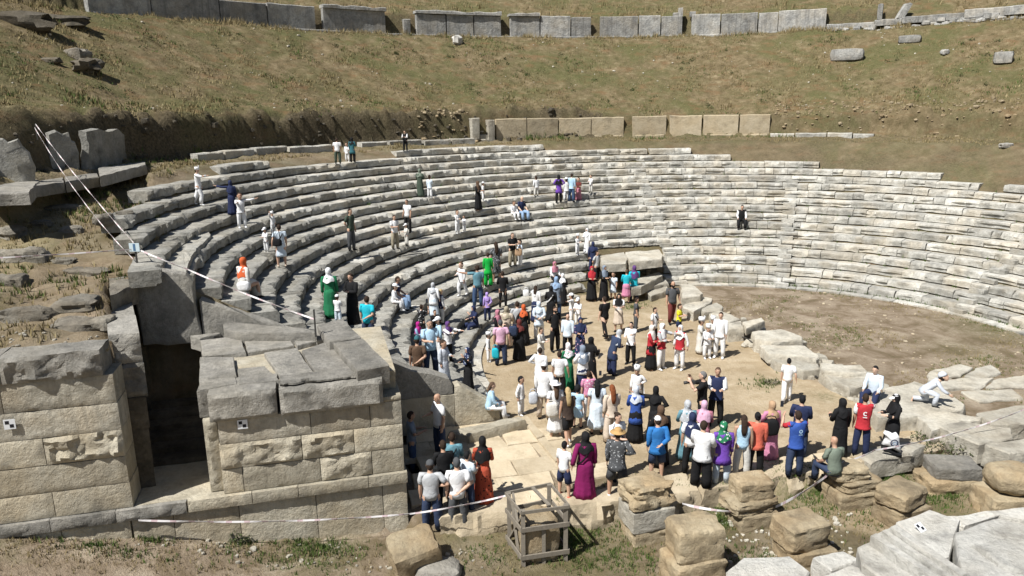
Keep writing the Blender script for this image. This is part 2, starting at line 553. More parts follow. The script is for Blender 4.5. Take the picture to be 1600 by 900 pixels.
for (px, py, zz, rad, am) in ((500, 858, -.2, .9, 1), (380, 835, 0, .4, .8), (900, 840, -.45, 1.1, .9), (1000, 800, -.45, 1.0, .8), (1110, 790, -.45, .9, .9), (1250, 765, -.45, 1.0, 1), (1130, 815, -.45, .5, .9),
                              (1395, 745, -.45, .9, 1), (1480, 800, -.45, .8, .7), (1440, 775, -.45, .8, .8), (980, 480, 0, .8, .8), (1010, 470, 0, .8, .8), (1200, 600, 0, .5, .5), (1290, 620, 0, .4, .7),
                              (1560, 515, 0, 2.0, .7), (1500, 545, 0, 1.5, .4), (960, 860, -.45, .8, .5)):
    q = at(px, py, zz)
    green = np.maximum(green, am * np.exp(-((gx_ - q[0]) ** 2 + (gy_ - q[1]) ** 2) / rad ** 2))
lg = np.where((gr > 23.4) & (gr < 26.6), .35, 0) * (gn > -.1)
green = np.maximum(green, lg)
gaz = np.degrees(np.arctan2(gy_ - CY, gx_ - CX)) % 360
bankm = sstep(25.7, 26.3, gr) * sstep(27.3, 26.8, gr) * np.where((gaz > 97) & (gaz < 182), 1, .35) * np.clip(.75 + gn, 0, 1)
bankm = np.maximum(bankm, np.where((gr > R0 + .4) & (gr < 26.2) & (gx_ > 3), np.clip(.28 + .5 * gn, 0, 1), 0))
zone_h = np.where((gx_ > -2.6) & (gy_ < np.interp(gx_, [p[0] for p in STY], [p[1] for p in STY])) & (gy_ > 8), np.clip(.45 + .8 * gn, 0, 1), zone_h)
bankm = np.maximum(bankm, sstep(R2 + .2, R2 + .4, gr) * sstep(R2 + .9, R2 + .6, gr) * .7)
ca = gme.color_attributes.new('zones', 'FLOAT_COLOR', 'POINT')
ca.data.foreach_set('color', np.stack([zone_h, np.clip(zone_b, 0, 1), np.clip(green, 0, 1), bankm], -1).reshape(-1))
tag(link('ground', gme, M_GROUND), kind='structure')

def gz(x, y):
    return float(ground_h(np.array([x]), np.array([y]))[0])

# ---------------------------------------------------------------- the curved rows of seats
SEGS = {0: [(None, 918), (1040, 1780)], 1: [(None, 920), (1038, 1780)], 2: [(None, 926), (1037, 1780)], 3: [(None, 926), (1038, 1780)],
        12: [(None, 1530), (1568, 1780)], 13: [(226, 1470), (1640, 1780)], 14: [(222, 1280)], 15: [(197, 1142)], 16: [(232, 1012), (1016, 1080)], 17: [(345, 422), (620, 850)]}
ROW_AZ = {}
for k in range(18):
    segs = []
    for (xa, xb) in SEGS.get(k, [(None, 1780)]):
        if xa is None:
            a = 160.0
            while sd(*pol(lip(k), a)[:2])[1] > 4.98 + (.25 if k < 3 else 0) and a < 215: a += .1
        else: a = ring_az(lip(k), tread(k), xa)
        b_ = ring_az(lip(k), tread(k), xb) if xb < 1700 else 4.0
        segs.append((b_, a))
    ROW_AZ[k] = segs

def seat_stone(k, a0, a1, rng):
    """one block of a seat row between two azimuths (degrees), chipped along its front edge"""
    zt = tread(k) + rng.uniform(-.02, .018)
    rl = lip(k) + rng.uniform(-.018, .015)
    tw = rng.uniform(-.012, .012)
    sag = rng.uniform(0, .02)
    L = math.radians(a1 - a0) * rl
    n = max(4, int(L / .13))
    hang = rng.random() < .45
    chips = [(rng.uniform(0, 1), rng.uniform(.07, .30), rng.uniform(.05, .2)) for _ in range(rng.choice([0, 1, 1, 2, 3, 4]))]
    cl_, cr_ = rng.choice([0, .01, .03, .08]), rng.choice([0, .01, .03, .08])
    v, f = [], []
    ca_ = math.radians((a0 + a1) / 2)
    for i in range(n + 1):
        t = i / n
        a = math.radians(a0 + (a1 - a0) * t)
        w1 = noise.noise(Vector((a * rl * 1.7, k * 3.3, 1))) * .04 + noise.noise(Vector((a * rl * 5, k * 3.3, 9))) * .025
        hg = .02 + (.085 * max(0, min(1, .5 + 2.2 * noise.noise(Vector((a * rl * .9, k * 5.1, 30))))) if hang else .015)
        ch = sum(dp * max(0, 1 - abs(t - c0) * L / wd) for c0, wd, dp in chips)
        if i in (0, n): ch += .02 + (cl_ if i == 0 else cr_)
        r_ = rl + tw * (t - .5) + w1 * .6
        z_ = zt + noise.noise(Vector((a * rl * 1.3, k, 4))) * .025
        uc = .06 + .05 * noise.noise(Vector((a * rl * 2.1, k * 2.2, 40)))
        prof = [(r_ + DR + .07, z_ - RISE - .03), (r_ + DR + .07, z_ + .0), (r_ + .38, z_ - sag), (r_ + .05 + ch, z_ - .004), (r_ + ch * .9 + .004, z_ - .03 - ch * .25),
                (r_ + w1 * .4 + ch * .45, z_ - .12 - ch * .3), (r_ + hg + w1, z_ - .19), (r_ + hg * .85 + w1 * .5, z_ - RISE + uc), (r_ + .13 + hg * .5, z_ - RISE + uc - .015), (r_ + .14 + hg * .5, z_ - RISE - .03)]
        for (rr, zz) in prof: v.append((CX + rr * math.cos(a), CY + rr * math.sin(a), zz))
    m = 10
    for i in range(n):
        for j in range(m):
            q = (j + 1) % m
            f.append([i * m + j, i * m + q, (i + 1) * m + q, (i + 1) * m + j])
    f.append([j for j in range(m)][::-1])
    f.append([n * m + j for j in range(m)])
    return v, f

ORD = ['lowest', 'second', 'third', 'fourth', 'fifth', 'sixth', 'seventh', 'eighth', 'ninth', 'tenth', 'eleventh', 'twelfth', 'thirteenth', 'fourteenth', 'fifteenth', 'sixteenth', 'seventeenth', 'topmost']
rng = random.Random(11)
for k in range(18):
    lab = {0: 'lowest curved row of pale stone seats, along the rim of the orchestra floor', 17: 'topmost short row of stone seats, just below the grassy walkway'}.get(k, '%s curved row of weathered stone seats counted up from the orchestra floor' % ORD[k])
    rt = thing('seat_row', (CX, CY, tread(k) - RISE), lab, 'seat row', 'curved rows of stone seats')
    for (b_, a) in ROW_AZ[k]:
        c = b_
        while c < a - .3:
            L = rng.uniform(.8, 1.6) if rng.random() < .7 else rng.uniform(.4, .8)
            e = c + math.degrees(L / lip(k))
            if a - e < math.degrees(.5 / lip(k)): e = a
            g_ = math.degrees(rng.choice([.006, .01, .014, .02, .04]) / lip(k))
            v, f = seat_stone(k, c + g_ / 2, e - g_ / 2, rng)
            link('stone', mesh('stone', move(v, rt.location), f), M_SEATG if rng.random() < (c - 138) / 34 else M_SEAT, rt)
            c = e
# thin kerb round the orchestra
kt = thing('orchestra_kerb', (CX, CY, 0), 'thin pale stone kerb at the foot of the seats around the orchestra floor', 'kerb')
for (b_, a) in ((4, ring_az(R0, 0, 1062)), (ring_az(R0, 0, 905), 197)):
    c = b_
    while c < a:
        e = min(c + math.degrees(rng.uniform(.9, 1.6) / R0), a)
        v = []
        n = 5
        for i in range(n + 1):
            aa = c + .08 + (e - c - .16) * i / n
            for rr, zz in ((R0 - .10, -.1), (R0 - .10, .07), (R0 + .42, .085), (R0 + .42, -.1)): v.append(pol(rr, aa, zz + .012 * nz((aa, rr, 0), .9)))
        f = [[i * 4 + j, i * 4 + (j + 1) % 4, i * 4 + 4 + (j + 1) % 4, i * 4 + 4 + j] for i in range(n) for j in range(4)] + [[3, 2, 1, 0], [n * 4 + j for j in range(4)]]
        link('stone', mesh('stone', move(v, kt.location), [q[::-1] for q in f]), M_SEAT, kt)
        c = e
# the narrow stairways between the wedges of seats: one low step at half height on every row
for si, (px, py, kmax, where) in enumerate(((1222, 438, 13, 'steep narrow stairway climbing the right hand seats beyond the lone seated man'), (1062, 433, 14, 'steep narrow stairway climbing the middle of the seats above the fallen slabs'), (1500, 476, 11, 'steep narrow stairway climbing the seats near the right edge'))):
    a_ = ring_az(lip(0), tread(0), px)
    st = thing('stairway', pol(lip(0), a_, tread(0)), where, 'stairs', 'stairways between the seat wedges')
    for k in range(0, kmax):
        da = math.degrees(.34 / lip(k))
        v = []
        for rr, zz in ((lip(k) - .005, tread(k) - RISE + .0), (lip(k) - .28, tread(k) - RISE), (lip(k) - .28, tread(k) - .19), (lip(k) - .005, tread(k) - .19)):
            for aa in (a_ - da, a_, a_ + da): v.append(pol(rr + rng.uniform(-.015, .015), aa, zz + rng.uniform(-.015, .015)))
        f = [[3, 4, 7, 6], [4, 5, 8, 7], [6, 7, 10, 9], [7, 8, 11, 10], [0, 3, 6, 9], [5, 2, 11, 8]]
        link('step', mesh('step', move(v, st.location), [q for q in f]), M_SEAT, st)

def surf(x, y):
    """the point of the place under a pixel: seats first, else the ground"""
    r = ray(x, y)
    t = 9.0
    prev = t
    while t < 90:
        p = r * t + np.array([0, 0, CAMH])
        z = zsurf(p[0], p[1])
        if p[2] <= z:
            lo, hi = prev, t
            for _ in range(12):
                mid = (lo + hi) / 2
                q = r * mid + np.array([0, 0, CAMH])
                if q[2] <= zsurf(q[0], q[1]): hi = mid
                else: lo = mid
            q = r * hi + np.array([0, 0, CAMH])
            q[2] = zsurf(q[0], q[1])
            return q
        prev = t
        t += max(.03, .6 * (p[2] - z))
    return r * 40

def zsurf(x, y):
    rr = math.hypot(x - CX, y - CY)
    if rr > LIP0 and rr < lip(18):
        k = int((rr - LIP0) / DR)
        az = math.degrees(math.atan2(y - CY, x - CX))
        if az < -100: az += 360
        for (b_, a) in ROW_AZ[k]:
            if b_ <= az <= a: return tread(k)
    return gz(x, y)
# ---------------------------------------------------------------- entrance wall on the left, platform beside it, passage between
def wall_stone(parent, name, s0, s1, z0, z1, d0, dep, mat, seed, rough=.012, toprough=0.0, cham=.012, skew=0.0):
    v, f = ashlar(s0, s1, z0, z1, d0, dep, seed, rough, cham, toprough, skew)
    return link(name, mesh(name, move(v, parent.location), f), mat, parent)

G1 = .005
LW = thing('ashlar_wall', SDZ(-8, 0, .9), 'tall wall of big yellowish ashlar blocks left of the dark passage', 'wall')
sd_ = 1
for (z0, z1, cuts, end, mat, rg) in ((.86, 1.12, [-12.5, -10.2, -8.3, -7.15, -5.95, -4.6], None, M_GREYTOP, .03), (1.125, 1.675, [-12.5, -10.9, -9.2, -7.05], -5.62, M_ASHLAR, .007),
                                   (1.68, 2.265, [-12.5, -10.4, -9.95, ], -5.63, M_ASHLAR, .007), (2.27, 2.845, [-12.5, -10.6, -7.05], -5.63, M_ASHLAR, .012),
                                   (2.85, 3.425, [-12.5, -10.2], -5.63, M_ASHG, .008), (3.43, 4.03, [-12.5, -9.9, -7.62], -5.64, M_ASHG, .016), (4.035, 4.56, [-12.5, -10.3, -7.55], -5.80, M_GREYTOP, .055)):
    xs = cuts + ([end] if end else [])
    for a, b_ in zip(xs[:-1], xs[1:]):
        rr = rg
        if z0 > 2.2 and z0 < 2.4 and b_ == end: rr = .075
        wall_stone(LW, 'stone', a + G1, b_ - G1, z0 + .005, z1 - .004, -.10 if z0 < 1 else (-.05 if z0 > 4 else 0.0), .75 if z0 > 1 else .9, mat, sd_, rr, .05 if z0 > 4 else .015)
        sd_ += 1
for a, b_ in ((-12.5, -9.4), (-9.4, -7.0), (-7.0, -5.72)):
    wall_stone(LW, 'footing', a + G1, b_ - G1, -.6, .855, -.02, .9, M_ASHLAR, sd_, .02); sd_ += 1
# jamb wall going back beside the passage
PIER = thing('jamb_wall', SDZ(-5.6, .9, .9), 'narrow grey wall running back along the left side of the dark passage', 'wall')
for (z0, z1, s0, s1, d0, d1) in ((.9, 1.7, -5.9, -5.34, .82, 4.3), (1.705, 2.5, -5.9, -5.33, .82, 2.4), (1.705, 2.5, -5.9, -5.33, 2.41, 4.3), (2.505, 3.2, -5.92, -5.30, .8, 4.3), (3.205, 3.95, -5.9, -5.25, .83, 2.6), (3.205, 3.95, -5.9, -5.25, 2.61, 4.3), (3.955, 4.6, -5.85, -5.26, .85, 2.35), (3.955, 4.56, -5.85, -5.27, 2.36, 4.1)):
    wall_stone(PIER, 'stone', s0, s1, z0, z1, d0, d1 - d0, M_GREYTOP if z0 > 3.9 or (z0 > 3.1 and d0 < 1) else M_DARKROCK_AND_SHADE, sd_, .05 if z0 > 3 else .02, .03, .012, .25); sd_ += 1  # lower stones darkened to paint in the passage shade, upper ones stay grey
# grey rough slabs closing the ground behind the jamb wall
for i, (poly, zt, lab) in enumerate(((((170, 432), (205, 428), (214, 442), (172, 462)), 4.95, 'flat grey slab lying behind the head of the dark passage wall'),)):
    P = [at(x, y, zt)[:2] for x, y in poly]
    c = np.mean(P, 0)
    v, f = prism(P, zt, zt - .5, 40 + i, .03)
    loc = (c[0], c[1], zt - .5)
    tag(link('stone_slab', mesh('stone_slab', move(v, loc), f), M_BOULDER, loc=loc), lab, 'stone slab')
# upright slab at the back of the passage
v = []
outl = [(-6.02, 3.3), (-6.06, 4.3), (-6.05, 5.25), (-5.8, 5.28), (-5.3, 5.16), (-4.85, 5.05), (-4.70, 4.85), (-4.68, 4.2), (-4.62, 3.2)]
US = SDZ(-5.3, 4.4, 3.3)
def extrude(outl, d0, d1, n=3, rough=.02, seed=0, bev=.03):
    """outline in (s, z) of the entrance wall frame, given real depth"""
    pts = []
    for i in range(len(outl)):
        a, b_ = np.array(outl[i]), np.array(outl[(i + 1) % len(outl)])
        m = max(1, int(np.hypot(*(b_ - a)) / .28))
        for j in range(m): pts.append(a + (b_ - a) * j / m)
    c = np.mean(pts, 0)
    v, f = [], []
    m = len(pts)
    rings = [(d0, .5), (d0, 1 - bev * 2), (d0 + bev, 1), ((d0 + d1) / 2, 1), (d1 - bev, 1), (d1, 1 - bev * 2)]
    for d, sc in rings:
        for q in pts:
            u = c + (q - c) * sc
            v.append(tuple(SDZ(u[0] + rough * nz((u[0], d, u[1]), 2.7, seed), d + (rough * 1.2 * nz((u[0], 3, u[1]), 1.6, seed) if d in (d0, d1) else 0), u[1] + rough * 1.6 * nz((u[0], d, u[1]), 3.3, seed + 2))))
    for a in range(len(rings) - 1):
        for i in range(m):
            k = (i + 1) % m
            f.append([a * m + i, a * m + k, (a + 1) * m + k, (a + 1) * m + i])
    f.append([i for i in range(m)])
    f.append([(len(rings) - 1) * m + i for i in range(m)][::-1])
    area = sum(pts[i][0] * pts[(i + 1) % m][1] - pts[(i + 1) % m][0] * pts[i][1] for i in range(m))
    if area > 0: f = [q[::-1] for q in f]
    f = [q[::-1] for q in f]
    return v, f
v, f = extrude(outl, 4.38, 4.72, seed=3, rough=.03)
tag(link('upright_slab', mesh('upright_slab', move(v, US), f), M_GREYTOP, loc=US), 'big upright grey slab standing at the back of the dark passage', 'stone slab')
# floor and steps of the passage
PF = thing('passage_steps', SDZ(-4.6, .2, 1.0), 'shadowed stone threshold and steps inside the dark passage', 'stairs')
for i in range(7):
    d0 = .0 if i == 0 else 1.35 + .45 * i
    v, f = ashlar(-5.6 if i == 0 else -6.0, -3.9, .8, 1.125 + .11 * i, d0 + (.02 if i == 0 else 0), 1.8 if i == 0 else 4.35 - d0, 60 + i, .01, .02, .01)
    link('step', mesh('step', move(v, PF.location), f), M_ASHLAR if i == 0 else M_DARKROCK_AND_SHADE, PF)  # steps behind the threshold coloured dark to stand in for shade
# the platform block
PB = thing('stone_platform', SDZ(-2, 0, -.5), 'massive ashlar platform with grey paved top right of the dark passage', 'platform')
rows = [(-.55, .86, [-5.7, -4.9, -3.6, -2.0, -.55, .0], 0.0, M_ASHLAR, .006, 1.0), (.87, 1.13, [-4.58, -3.3, -2.35, -.85, .02], -.10, M_ASHLAR, .008, 1.0),
        (1.135, 1.69, [-3.86, -3.45, -1.85, -.74, -.03], 0, M_ASHLAR, .007, 1.0), (1.695, 2.265, [-3.86, -2.2, -1.1, -.03], 0, M_ASHLAR, .05, 1.0), (2.27, 2.815, [-3.84, -1.98, -.72, -.03], 0, M_ASHG, .008, 1.0)]
for (z0, z1, xs, d0, mat, rg, dep) in rows:
    for j, (a, b_) in enumerate(zip(xs[:-1], xs[1:])):
        rr = .012 if (z0 > 1.69 and z0 < 1.7 and b_ == -.03) else (.055 if (abs(z0 - 1.135) < .01 and j == 2) else rg)
        wall_stone(PB, 'stone', a + G1, b_ - G1, z0 + .005, z1 - .004, d0, dep, mat, sd_, rr); sd_ += 1
wall_stone(PB, 'stone', -.715, -.03, 2.82, 2.93, .0, .9, M_ASHLAR, sd_, .01)
# projecting capstones of the front
for (s0, s1, z0, z1) in ((-3.96, -2.62, 2.82, 3.42), (-2.56, -.42, 2.80, 3.40)):
    wall_stone(PB, 'capstone', s0, s1, z0, z1, -.12, 1.0, M_GREYTOP, sd_, .018, .02, .05); sd_ += 1
wall_stone(PB, 'capstone', -2.54, -.9, 3.40, 3.50, .06, .42, M_GREYTOP, sd_, .06, .03, .04); sd_ += 1
# jamb of the doorway and hidden core, right flank, back
wall_stone(PB, 'jamb', -4.14, -3.87, 1.15, 2.8, .16, 1.2, M_ASHLAR, sd_, .03); sd_ += 1
wall_stone(PB, 'jamb', -4.2, -3.98, 2.82, 3.4, .25, 3.6, M_GREYTOP, sd_, .03); sd_ += 1
v, f = cuboid(0, 1, 0, 1, 0, 1)
v = [tuple(SDZ(-4.1 + 4.02 * x, .5 + 3.6 * y, -.5 + 3.85 * z)) for x, y, z in v]
link('core', mesh('core', move(v, PB.location), f), M_ASHLAR, PB)
for (z0, z1) in ((-.5, .6), (.605, 1.135), (1.14, 1.69), (1.695, 2.265), (2.27, 2.93)):
    cs = [1.0, 1.9, 3.1, 4.15] if z0 > .6 else [1.0, 2.5, 4.15]
    for a, b_ in zip(cs[:-1], cs[1:]):
        v, f = ashlar(-.7, -.03, z0, z1, a + .004, b_ - a - .008, sd_, .012); sd_ += 1
        link('stone', mesh('stone', move(v, PB.location), f), M_ASHLAR, PB)
# paving of its top
for i, (poly, zt, th, mat) in enumerate((
        (((410, 260), (640, 232), (668, 326), (425, 348)), 3.47, .3, M_GREYTOP), (((652, 232), (890, 212), (945, 288), (682, 326)), 3.46, .3, M_GREYTOP), (((915, 208), (1055, 200), (1132, 248), (962, 292)), 3.47, .3, M_GREYTOP),
        (((408, 356), (600, 352), (616, 462), (404, 480)), 3.46, .3, M_GREYTOP), (((404, 484), (612, 466), (622, 506), (404, 545)), 3.44, .3, M_GREYTOP), (((622, 420), (778, 405), (862, 488), (630, 508)), 3.45, .3, M_GREYTOP),
        (((772, 330), (958, 302), (1058, 448), (872, 474)), 3.46, .3, M_GREYTOP), (((985, 318), (1150, 262), (1290, 438), (1072, 450)), 3.46, .3, M_GREYTOP),
        (((350, 235), (520, 205), (525, 222), (408, 250)), 3.45, .35, M_GREYTOP),
        (((1072, 150), (1215, 112), (1322, 215), (1142, 242)), 3.78, .5, M_GREYTOP), (((1166, 250), (1332, 222), (1482, 368), (1300, 402)), 3.76, .55, M_GREYTOP),
        (((535, 128), (700, 142), (1066, 172), (1068, 192), (640, 190), (540, 172)), 3.80, .45, M_GREYTOP))):
    P = [at(x / 3.636 + 200, y / 3.636 + 460, zt)[:2] for x, y in poly]
    v, f = prism(P, zt - (.12 if i > 8 else 0), zt - th, 80 + i, .012, .02, .14, 0, .005)
    link('paving_stone' if i < 9 else 'coping_stone', mesh('paving_stone', move(v, PB.location), f), mat, PB)
# wall along the parados that ends the seats
AW = thing('sloping_end_wall', SDZ(1.6, 4.5, 0), 'sloping stone wall ending the seat rows beside the shaded side passage', 'wall')
for i, (ol, mat) in enumerate(((((1.95, -.1), (1.95, 1.24), (2.1, 1.27), (3.29, .46), (3.3, -.1)), M_ASHLAR), (((-.2, -.1), (-.2, 1.02), (1.94, 1.02), (1.94, -.1)), M_ASHLAR),
                               (((-.2, 1.03), (-.2, 2.33), (.2, 2.17), (.75, 1.86), (1.3, 1.72), (1.8, 1.5), (1.9, 1.32), (1.9, 1.03)), M_GREYTOP),
                               (((-4.6, -.1), (-4.6, 4.35), (-2.4, 3.3), (-.21, 2.2), (-.21, -.1)), M_GREYTOP))):
    v, f = extrude(ol, 4.45, 4.92, seed=20 + i, rough=.012, bev=.015)
    link('stone', mesh('stone', move(v, AW.location), f), mat, AW)

# ---------------------------------------------------------------- podium walls and the stair up to the walkway slope
def ring_slab(R, x0, x1, z0, z1, th, seed, rough=.02, n=None, top_wave=.02, edge=.02):
    a1, a0 = ring_az(R, z0, x0), ring_az(R, z0, x1)
    n = n or max(3, int(math.radians(a1 - a0) * R / .35))
    v, f = [], []
    ms = [(0, z0), (-.0, z0 + (z1 - z0) * .33), (0, z0 + (z1 - z0) * .66), (0, z1 - .05), (.05, z1), (th, z1), (th, z0)]
    for i in range(n + 1):
        a = a0 + (a1 - a0) * i / n
        e = edge if i in (0, n) else 0
        for j, (dr, z) in enumerate(ms):
            q = pol(R + dr + e + (rough * 2 * nz((a * .6, z, 0), 1.7, seed) if j < 5 else 0), a, z + (top_wave * 2 * nz((a, 1, 1), .9, seed) if j in (3, 4, 5) else 0))
            v.append(tuple(q))
    m = len(ms)
    for i in range(n):
        for j in range(m):
            k = (j + 1) % m
            f.append([i * m + j, i * m + k, (i + 1) * m + k, (i + 1) * m + j])
    f.append([j for j in range(m)][::-1]); f.append([n * m + j for j in range(m)])
    return v, f

RP = 26.3
PW = thing('podium_wall', pol(RP, 85, 7), 'line of tan upright slabs behind the grassy walkway above the seats', 'wall')
for i, (a, b_, h) in enumerate(((776, 823, 8.42), (824.5, 872, 8.42), (874, 923, 8.4), (924.5, 974, 8.42), (988, 1040, 8.46), (1046, 1095, 8.47), (1098, 1152, 8.48), (1154.5, 1201, 8.48))):
    v, f = ring_slab(RP, a, b_, 6.75, h, .4, 200 + i, .025)
    link('slab', mesh('slab', move(v, PW.location), f), M_POD, PW)
    if i in (3, 6, 7, 4):
        v, f = ring_slab(RP - .06, a + 2, b_ - 3, 6.7, 7.18, .3, 230 + i, .05)
        link('base_stone', mesh('base_stone', move(v, PW.location), f), M_POD, PW)
ST = thing('short_stair', pol(RP, 98, 7), 'short steep stone stair between flanking blocks left of the tan podium slabs', 'stairs')
for (a, b_, h) in ((739, 750, 8.5), (764, 773.5, 8.35)):
    v, f = ring_slab(RP - .25, a, b_, 6.7, h, .9, 250 + a, .05)
    link('side_block', mesh('side_block', move(v, ST.location), f), M_BLOCK, ST)
for i in range(5):
    v, f = ring_slab(RP - .35 + .24 * i, 751, 763, 6.6, 7.15 + .27 * i, .35, 260 + i, .02)
    link('step', mesh('step', move(v, ST.location), f), M_BLOCK, ST)
# kerbs of the walkway
for (segs, lab) in ((((312, 352), (354, 400), (402, 450), (455, 520), (566, 606), (610, 660), (664, 705), (707, 742)), 'low broken kerb of pale stones along the walkway behind the upper left seats'),
                    (((1203, 1240), (1242, 1290), (1292, 1330), (1332, 1364)), 'thin pale kerb stones in the dry grass right of the tan slabs')):
    kt = thing('walkway_kerb', pol(25.2, 110 if segs[0][0] < 500 else 70, 7), lab, 'kerb', 'kerbs of the walkway')
    for i, (a, b_) in enumerate(segs):
        v, f = ring_slab(25.3 if a < 1000 else 25.8, a, b_, 6.7, 7.22 + .03 * (i % 3), .45, 300 + i, .05)
        link('stone', mesh('stone', move(v, kt.location), f), M_SEAT, kt)
# tilted remains of the podium on the left
def px_wall(pts, depth, seed, mat, name, label, cat, zb_extra=.4, group=None, towards=None):
    """upright slab: lower edge given by two pixels and a height, upper outline by pixels over it"""
    (x0, y0), (x1, y1), zb, ups = pts
    if zb < 8: zb = float(ringpt((x0 + x1) / 2, (y0 + y1) / 2, 26.1)[2])
    A, B = at(x0, y0, zb), at(x1, y1, zb)
    e = (B - A)[:2]; L = np.hypot(*e); e = e / L
    nn = np.array([-e[1], e[0]])
    if nn[1] < 0: nn = -nn
    ol = [(0, -zb_extra)]
    for (x, y) in ups:
        r = ray(x, y)
        t = (nn @ A[:2]) / (nn @ r[:2])
        X = r * t + np.array([0, 0, CAMH])
        ol.append((float((X[:2] - A[:2]) @ e), float(X[2] - zb)))
    ol.append((L, -zb_extra))
    pts_ = []
    for i in range(len(ol)):
        a, b_ = np.array(ol[i]), np.array(ol[(i + 1) % len(ol)])
        m = max(1, int(np.hypot(*(b_ - a)) / .16))
        for j in range(m): pts_.append(a + (b_ - a) * j / m)
    c = np.mean(pts_, 0)
    m = len(pts_)
    v, f = [], []
    for d, sc in ((0, .5), (0, .93), (.05, 1), (depth / 2, 1.0), (depth, .98)):
        for q in pts_:
            u = c + (q - c) * sc
            dd = d + .08 * nz((u[0], d, u[1]), 1.8, seed) + .04 * nz((u[0], d, u[1]), 6, seed)
            p = A[:2] + e * (u[0] + .03 * nz((u[0], u[1], d), 3, seed)) + nn * dd
            v.append((p[0], p[1], zb + u[1] + .03 * nz((u[0], u[1], d), 2.6, seed + 1)))
    for a in range(4):
        for i in range(m):
            k = (i + 1) % m
            f.append([a * m + i, a * m + k, (a + 1) * m + k, (a + 1) * m + i])
    f.append(list(range(m))); f.append([4 * m + i for i in range(m)][::-1])
    loc = (float(A[0]), float(A[1]), zb)
    return tag(link(name, mesh(name, move(v, loc), f), mat, loc=loc), label, cat, group)
px_wall(((-40, 276), (50, 272), 6.55, [(-45, 212), (5, 216), (12, 222), (28, 217), (34, 228), (46, 238), (50, 250), (56, 262)]), .28, 1, M_SEATG, 'leaning_slab', 'large pale grey leaning slab at the left edge above the grassy slope', 'stone slab')
px_wall(((78, 267), (124, 264), 6.75, [(74, 208), (86, 203), (98, 209), (108, 207), (112, 219), (118, 222), (124, 240)]), .3, 2, M_SEATG, 'leaning_slab', 'grey broken slab with a notched corner, second of the three leaning on the left bank', 'stone slab')
px_wall(((126, 264), (186, 255), 6.85, [(122, 205), (140, 200), (156, 206), (172, 201), (184, 210), (186, 230)]), .3, 3, M_SEATG, 'leaning_slab', 'squared grey slab with a white top, rightmost of the three on the left bank', 'stone slab')
px_wall(((92, 208), (132, 206), 8.15, [(94, 202), (110, 196), (134, 198)]), .7, 4, M_WHITEROCK, 'capping_rock', 'white rock lying across the gap between two leaning slabs on the left bank', 'rock')
KL = thing('bank_ledge', at(120, 275, 6.7), 'low stone ledge at the foot of the leaning slabs on the left bank', 'ledge')
for i, (poly, zt) in enumerate((((( -30, 283), (42, 275), (62, 282), (45, 300), (-30, 303)), 6.75), (((46, 300 - 8), (66, 276), (98, 272), (100, 284)), 6.78), (((102, 284), (100, 270), (150, 263), (154, 276)), 6.86), (((156, 275), (154, 262), (226, 250), (228, 258)), 6.92))):
    zt = float(ringpt(poly[0][0] if i == 3 else np.mean([q[0] for q in poly]), np.mean([q[1] for q in poly]), 25.5)[2])
    P = [at(x, y, zt)[:2] for x, y in poly]
    v, f = prism(P, zt, zt - .36, 90 + i, .03, .03, .2)
    link('stone', mesh('stone', move(v, KL.location), f), M_GREYTOP, KL)

# upper wall along the top of the slope
UW = thing('upper_podium_wall', pol(R2, 90, 16), 'long grey wall of upright slabs along the top of the grass slope', 'wall')
def ubase(x): return 14.85
for i, (a, b_) in enumerate(((140, 238), (240, 345), (347, 419), (421, 494), (507, 603), (652, 697), (699, 740), (742, 783), (798, 843), (845, 891), (893, 923), (938, 996), (998, 1031), (1033, 1065), (1080, 1124), (1126, 1182), (1184, 1214), (1215, 1289))):
    zb = float(ubase((a + b_) / 2))
    v, f = ring_slab(R2 - .02, a, b_, zb - .1, zb + 1.72 + .05 * math.sin(i * 2.3), .4, 400 + i, .025, edge=.008)
    link('slab', mesh('slab', move(v, UW.location), f), M_UPPER, UW)
for i, (a, b_) in enumerate(((505, 604), (650, 784), (796, 844))):
    zb = float(ubase((a + b_) / 2))
    v, f = ring_slab(R2 - .16, a, b_, zb + 1.72, zb + 1.97, .75, 430 + i, .03, top_wave=.05)
    link('cornice', mesh('cornice', move(v, UW.location), f), M_UPPER, UW)
rg2 = random.Random(5)
x = 150
while x < 1295:
    e = x + rg2.uniform(55, 110)
    v, f = ring_slab(R2 - .18, x + .6, e - .6, 14.2, float(ubase(x)) + .12, .5, int(x), .03)
    link('base_stone', mesh('base_stone', move(v, UW.location), f), M_UPPER, UW)
    x = e
for i, (a, b_, z0, z1) in enumerate(((582, 600, 14.9, 15.4), (632, 642, 14.8, 16.1), (1060, 1067, 16.5, 17.2), (1078, 1087, 16.45, 16.85), (1052, 1059, 16.4, 16.8))):
    v, f = ring_slab(R2 + .1, a, b_, z0, z1, .5, 450 + i, .06, n=3)
    link('upright', mesh('upright', move(v, UW.location), f), M_UPPER, UW)
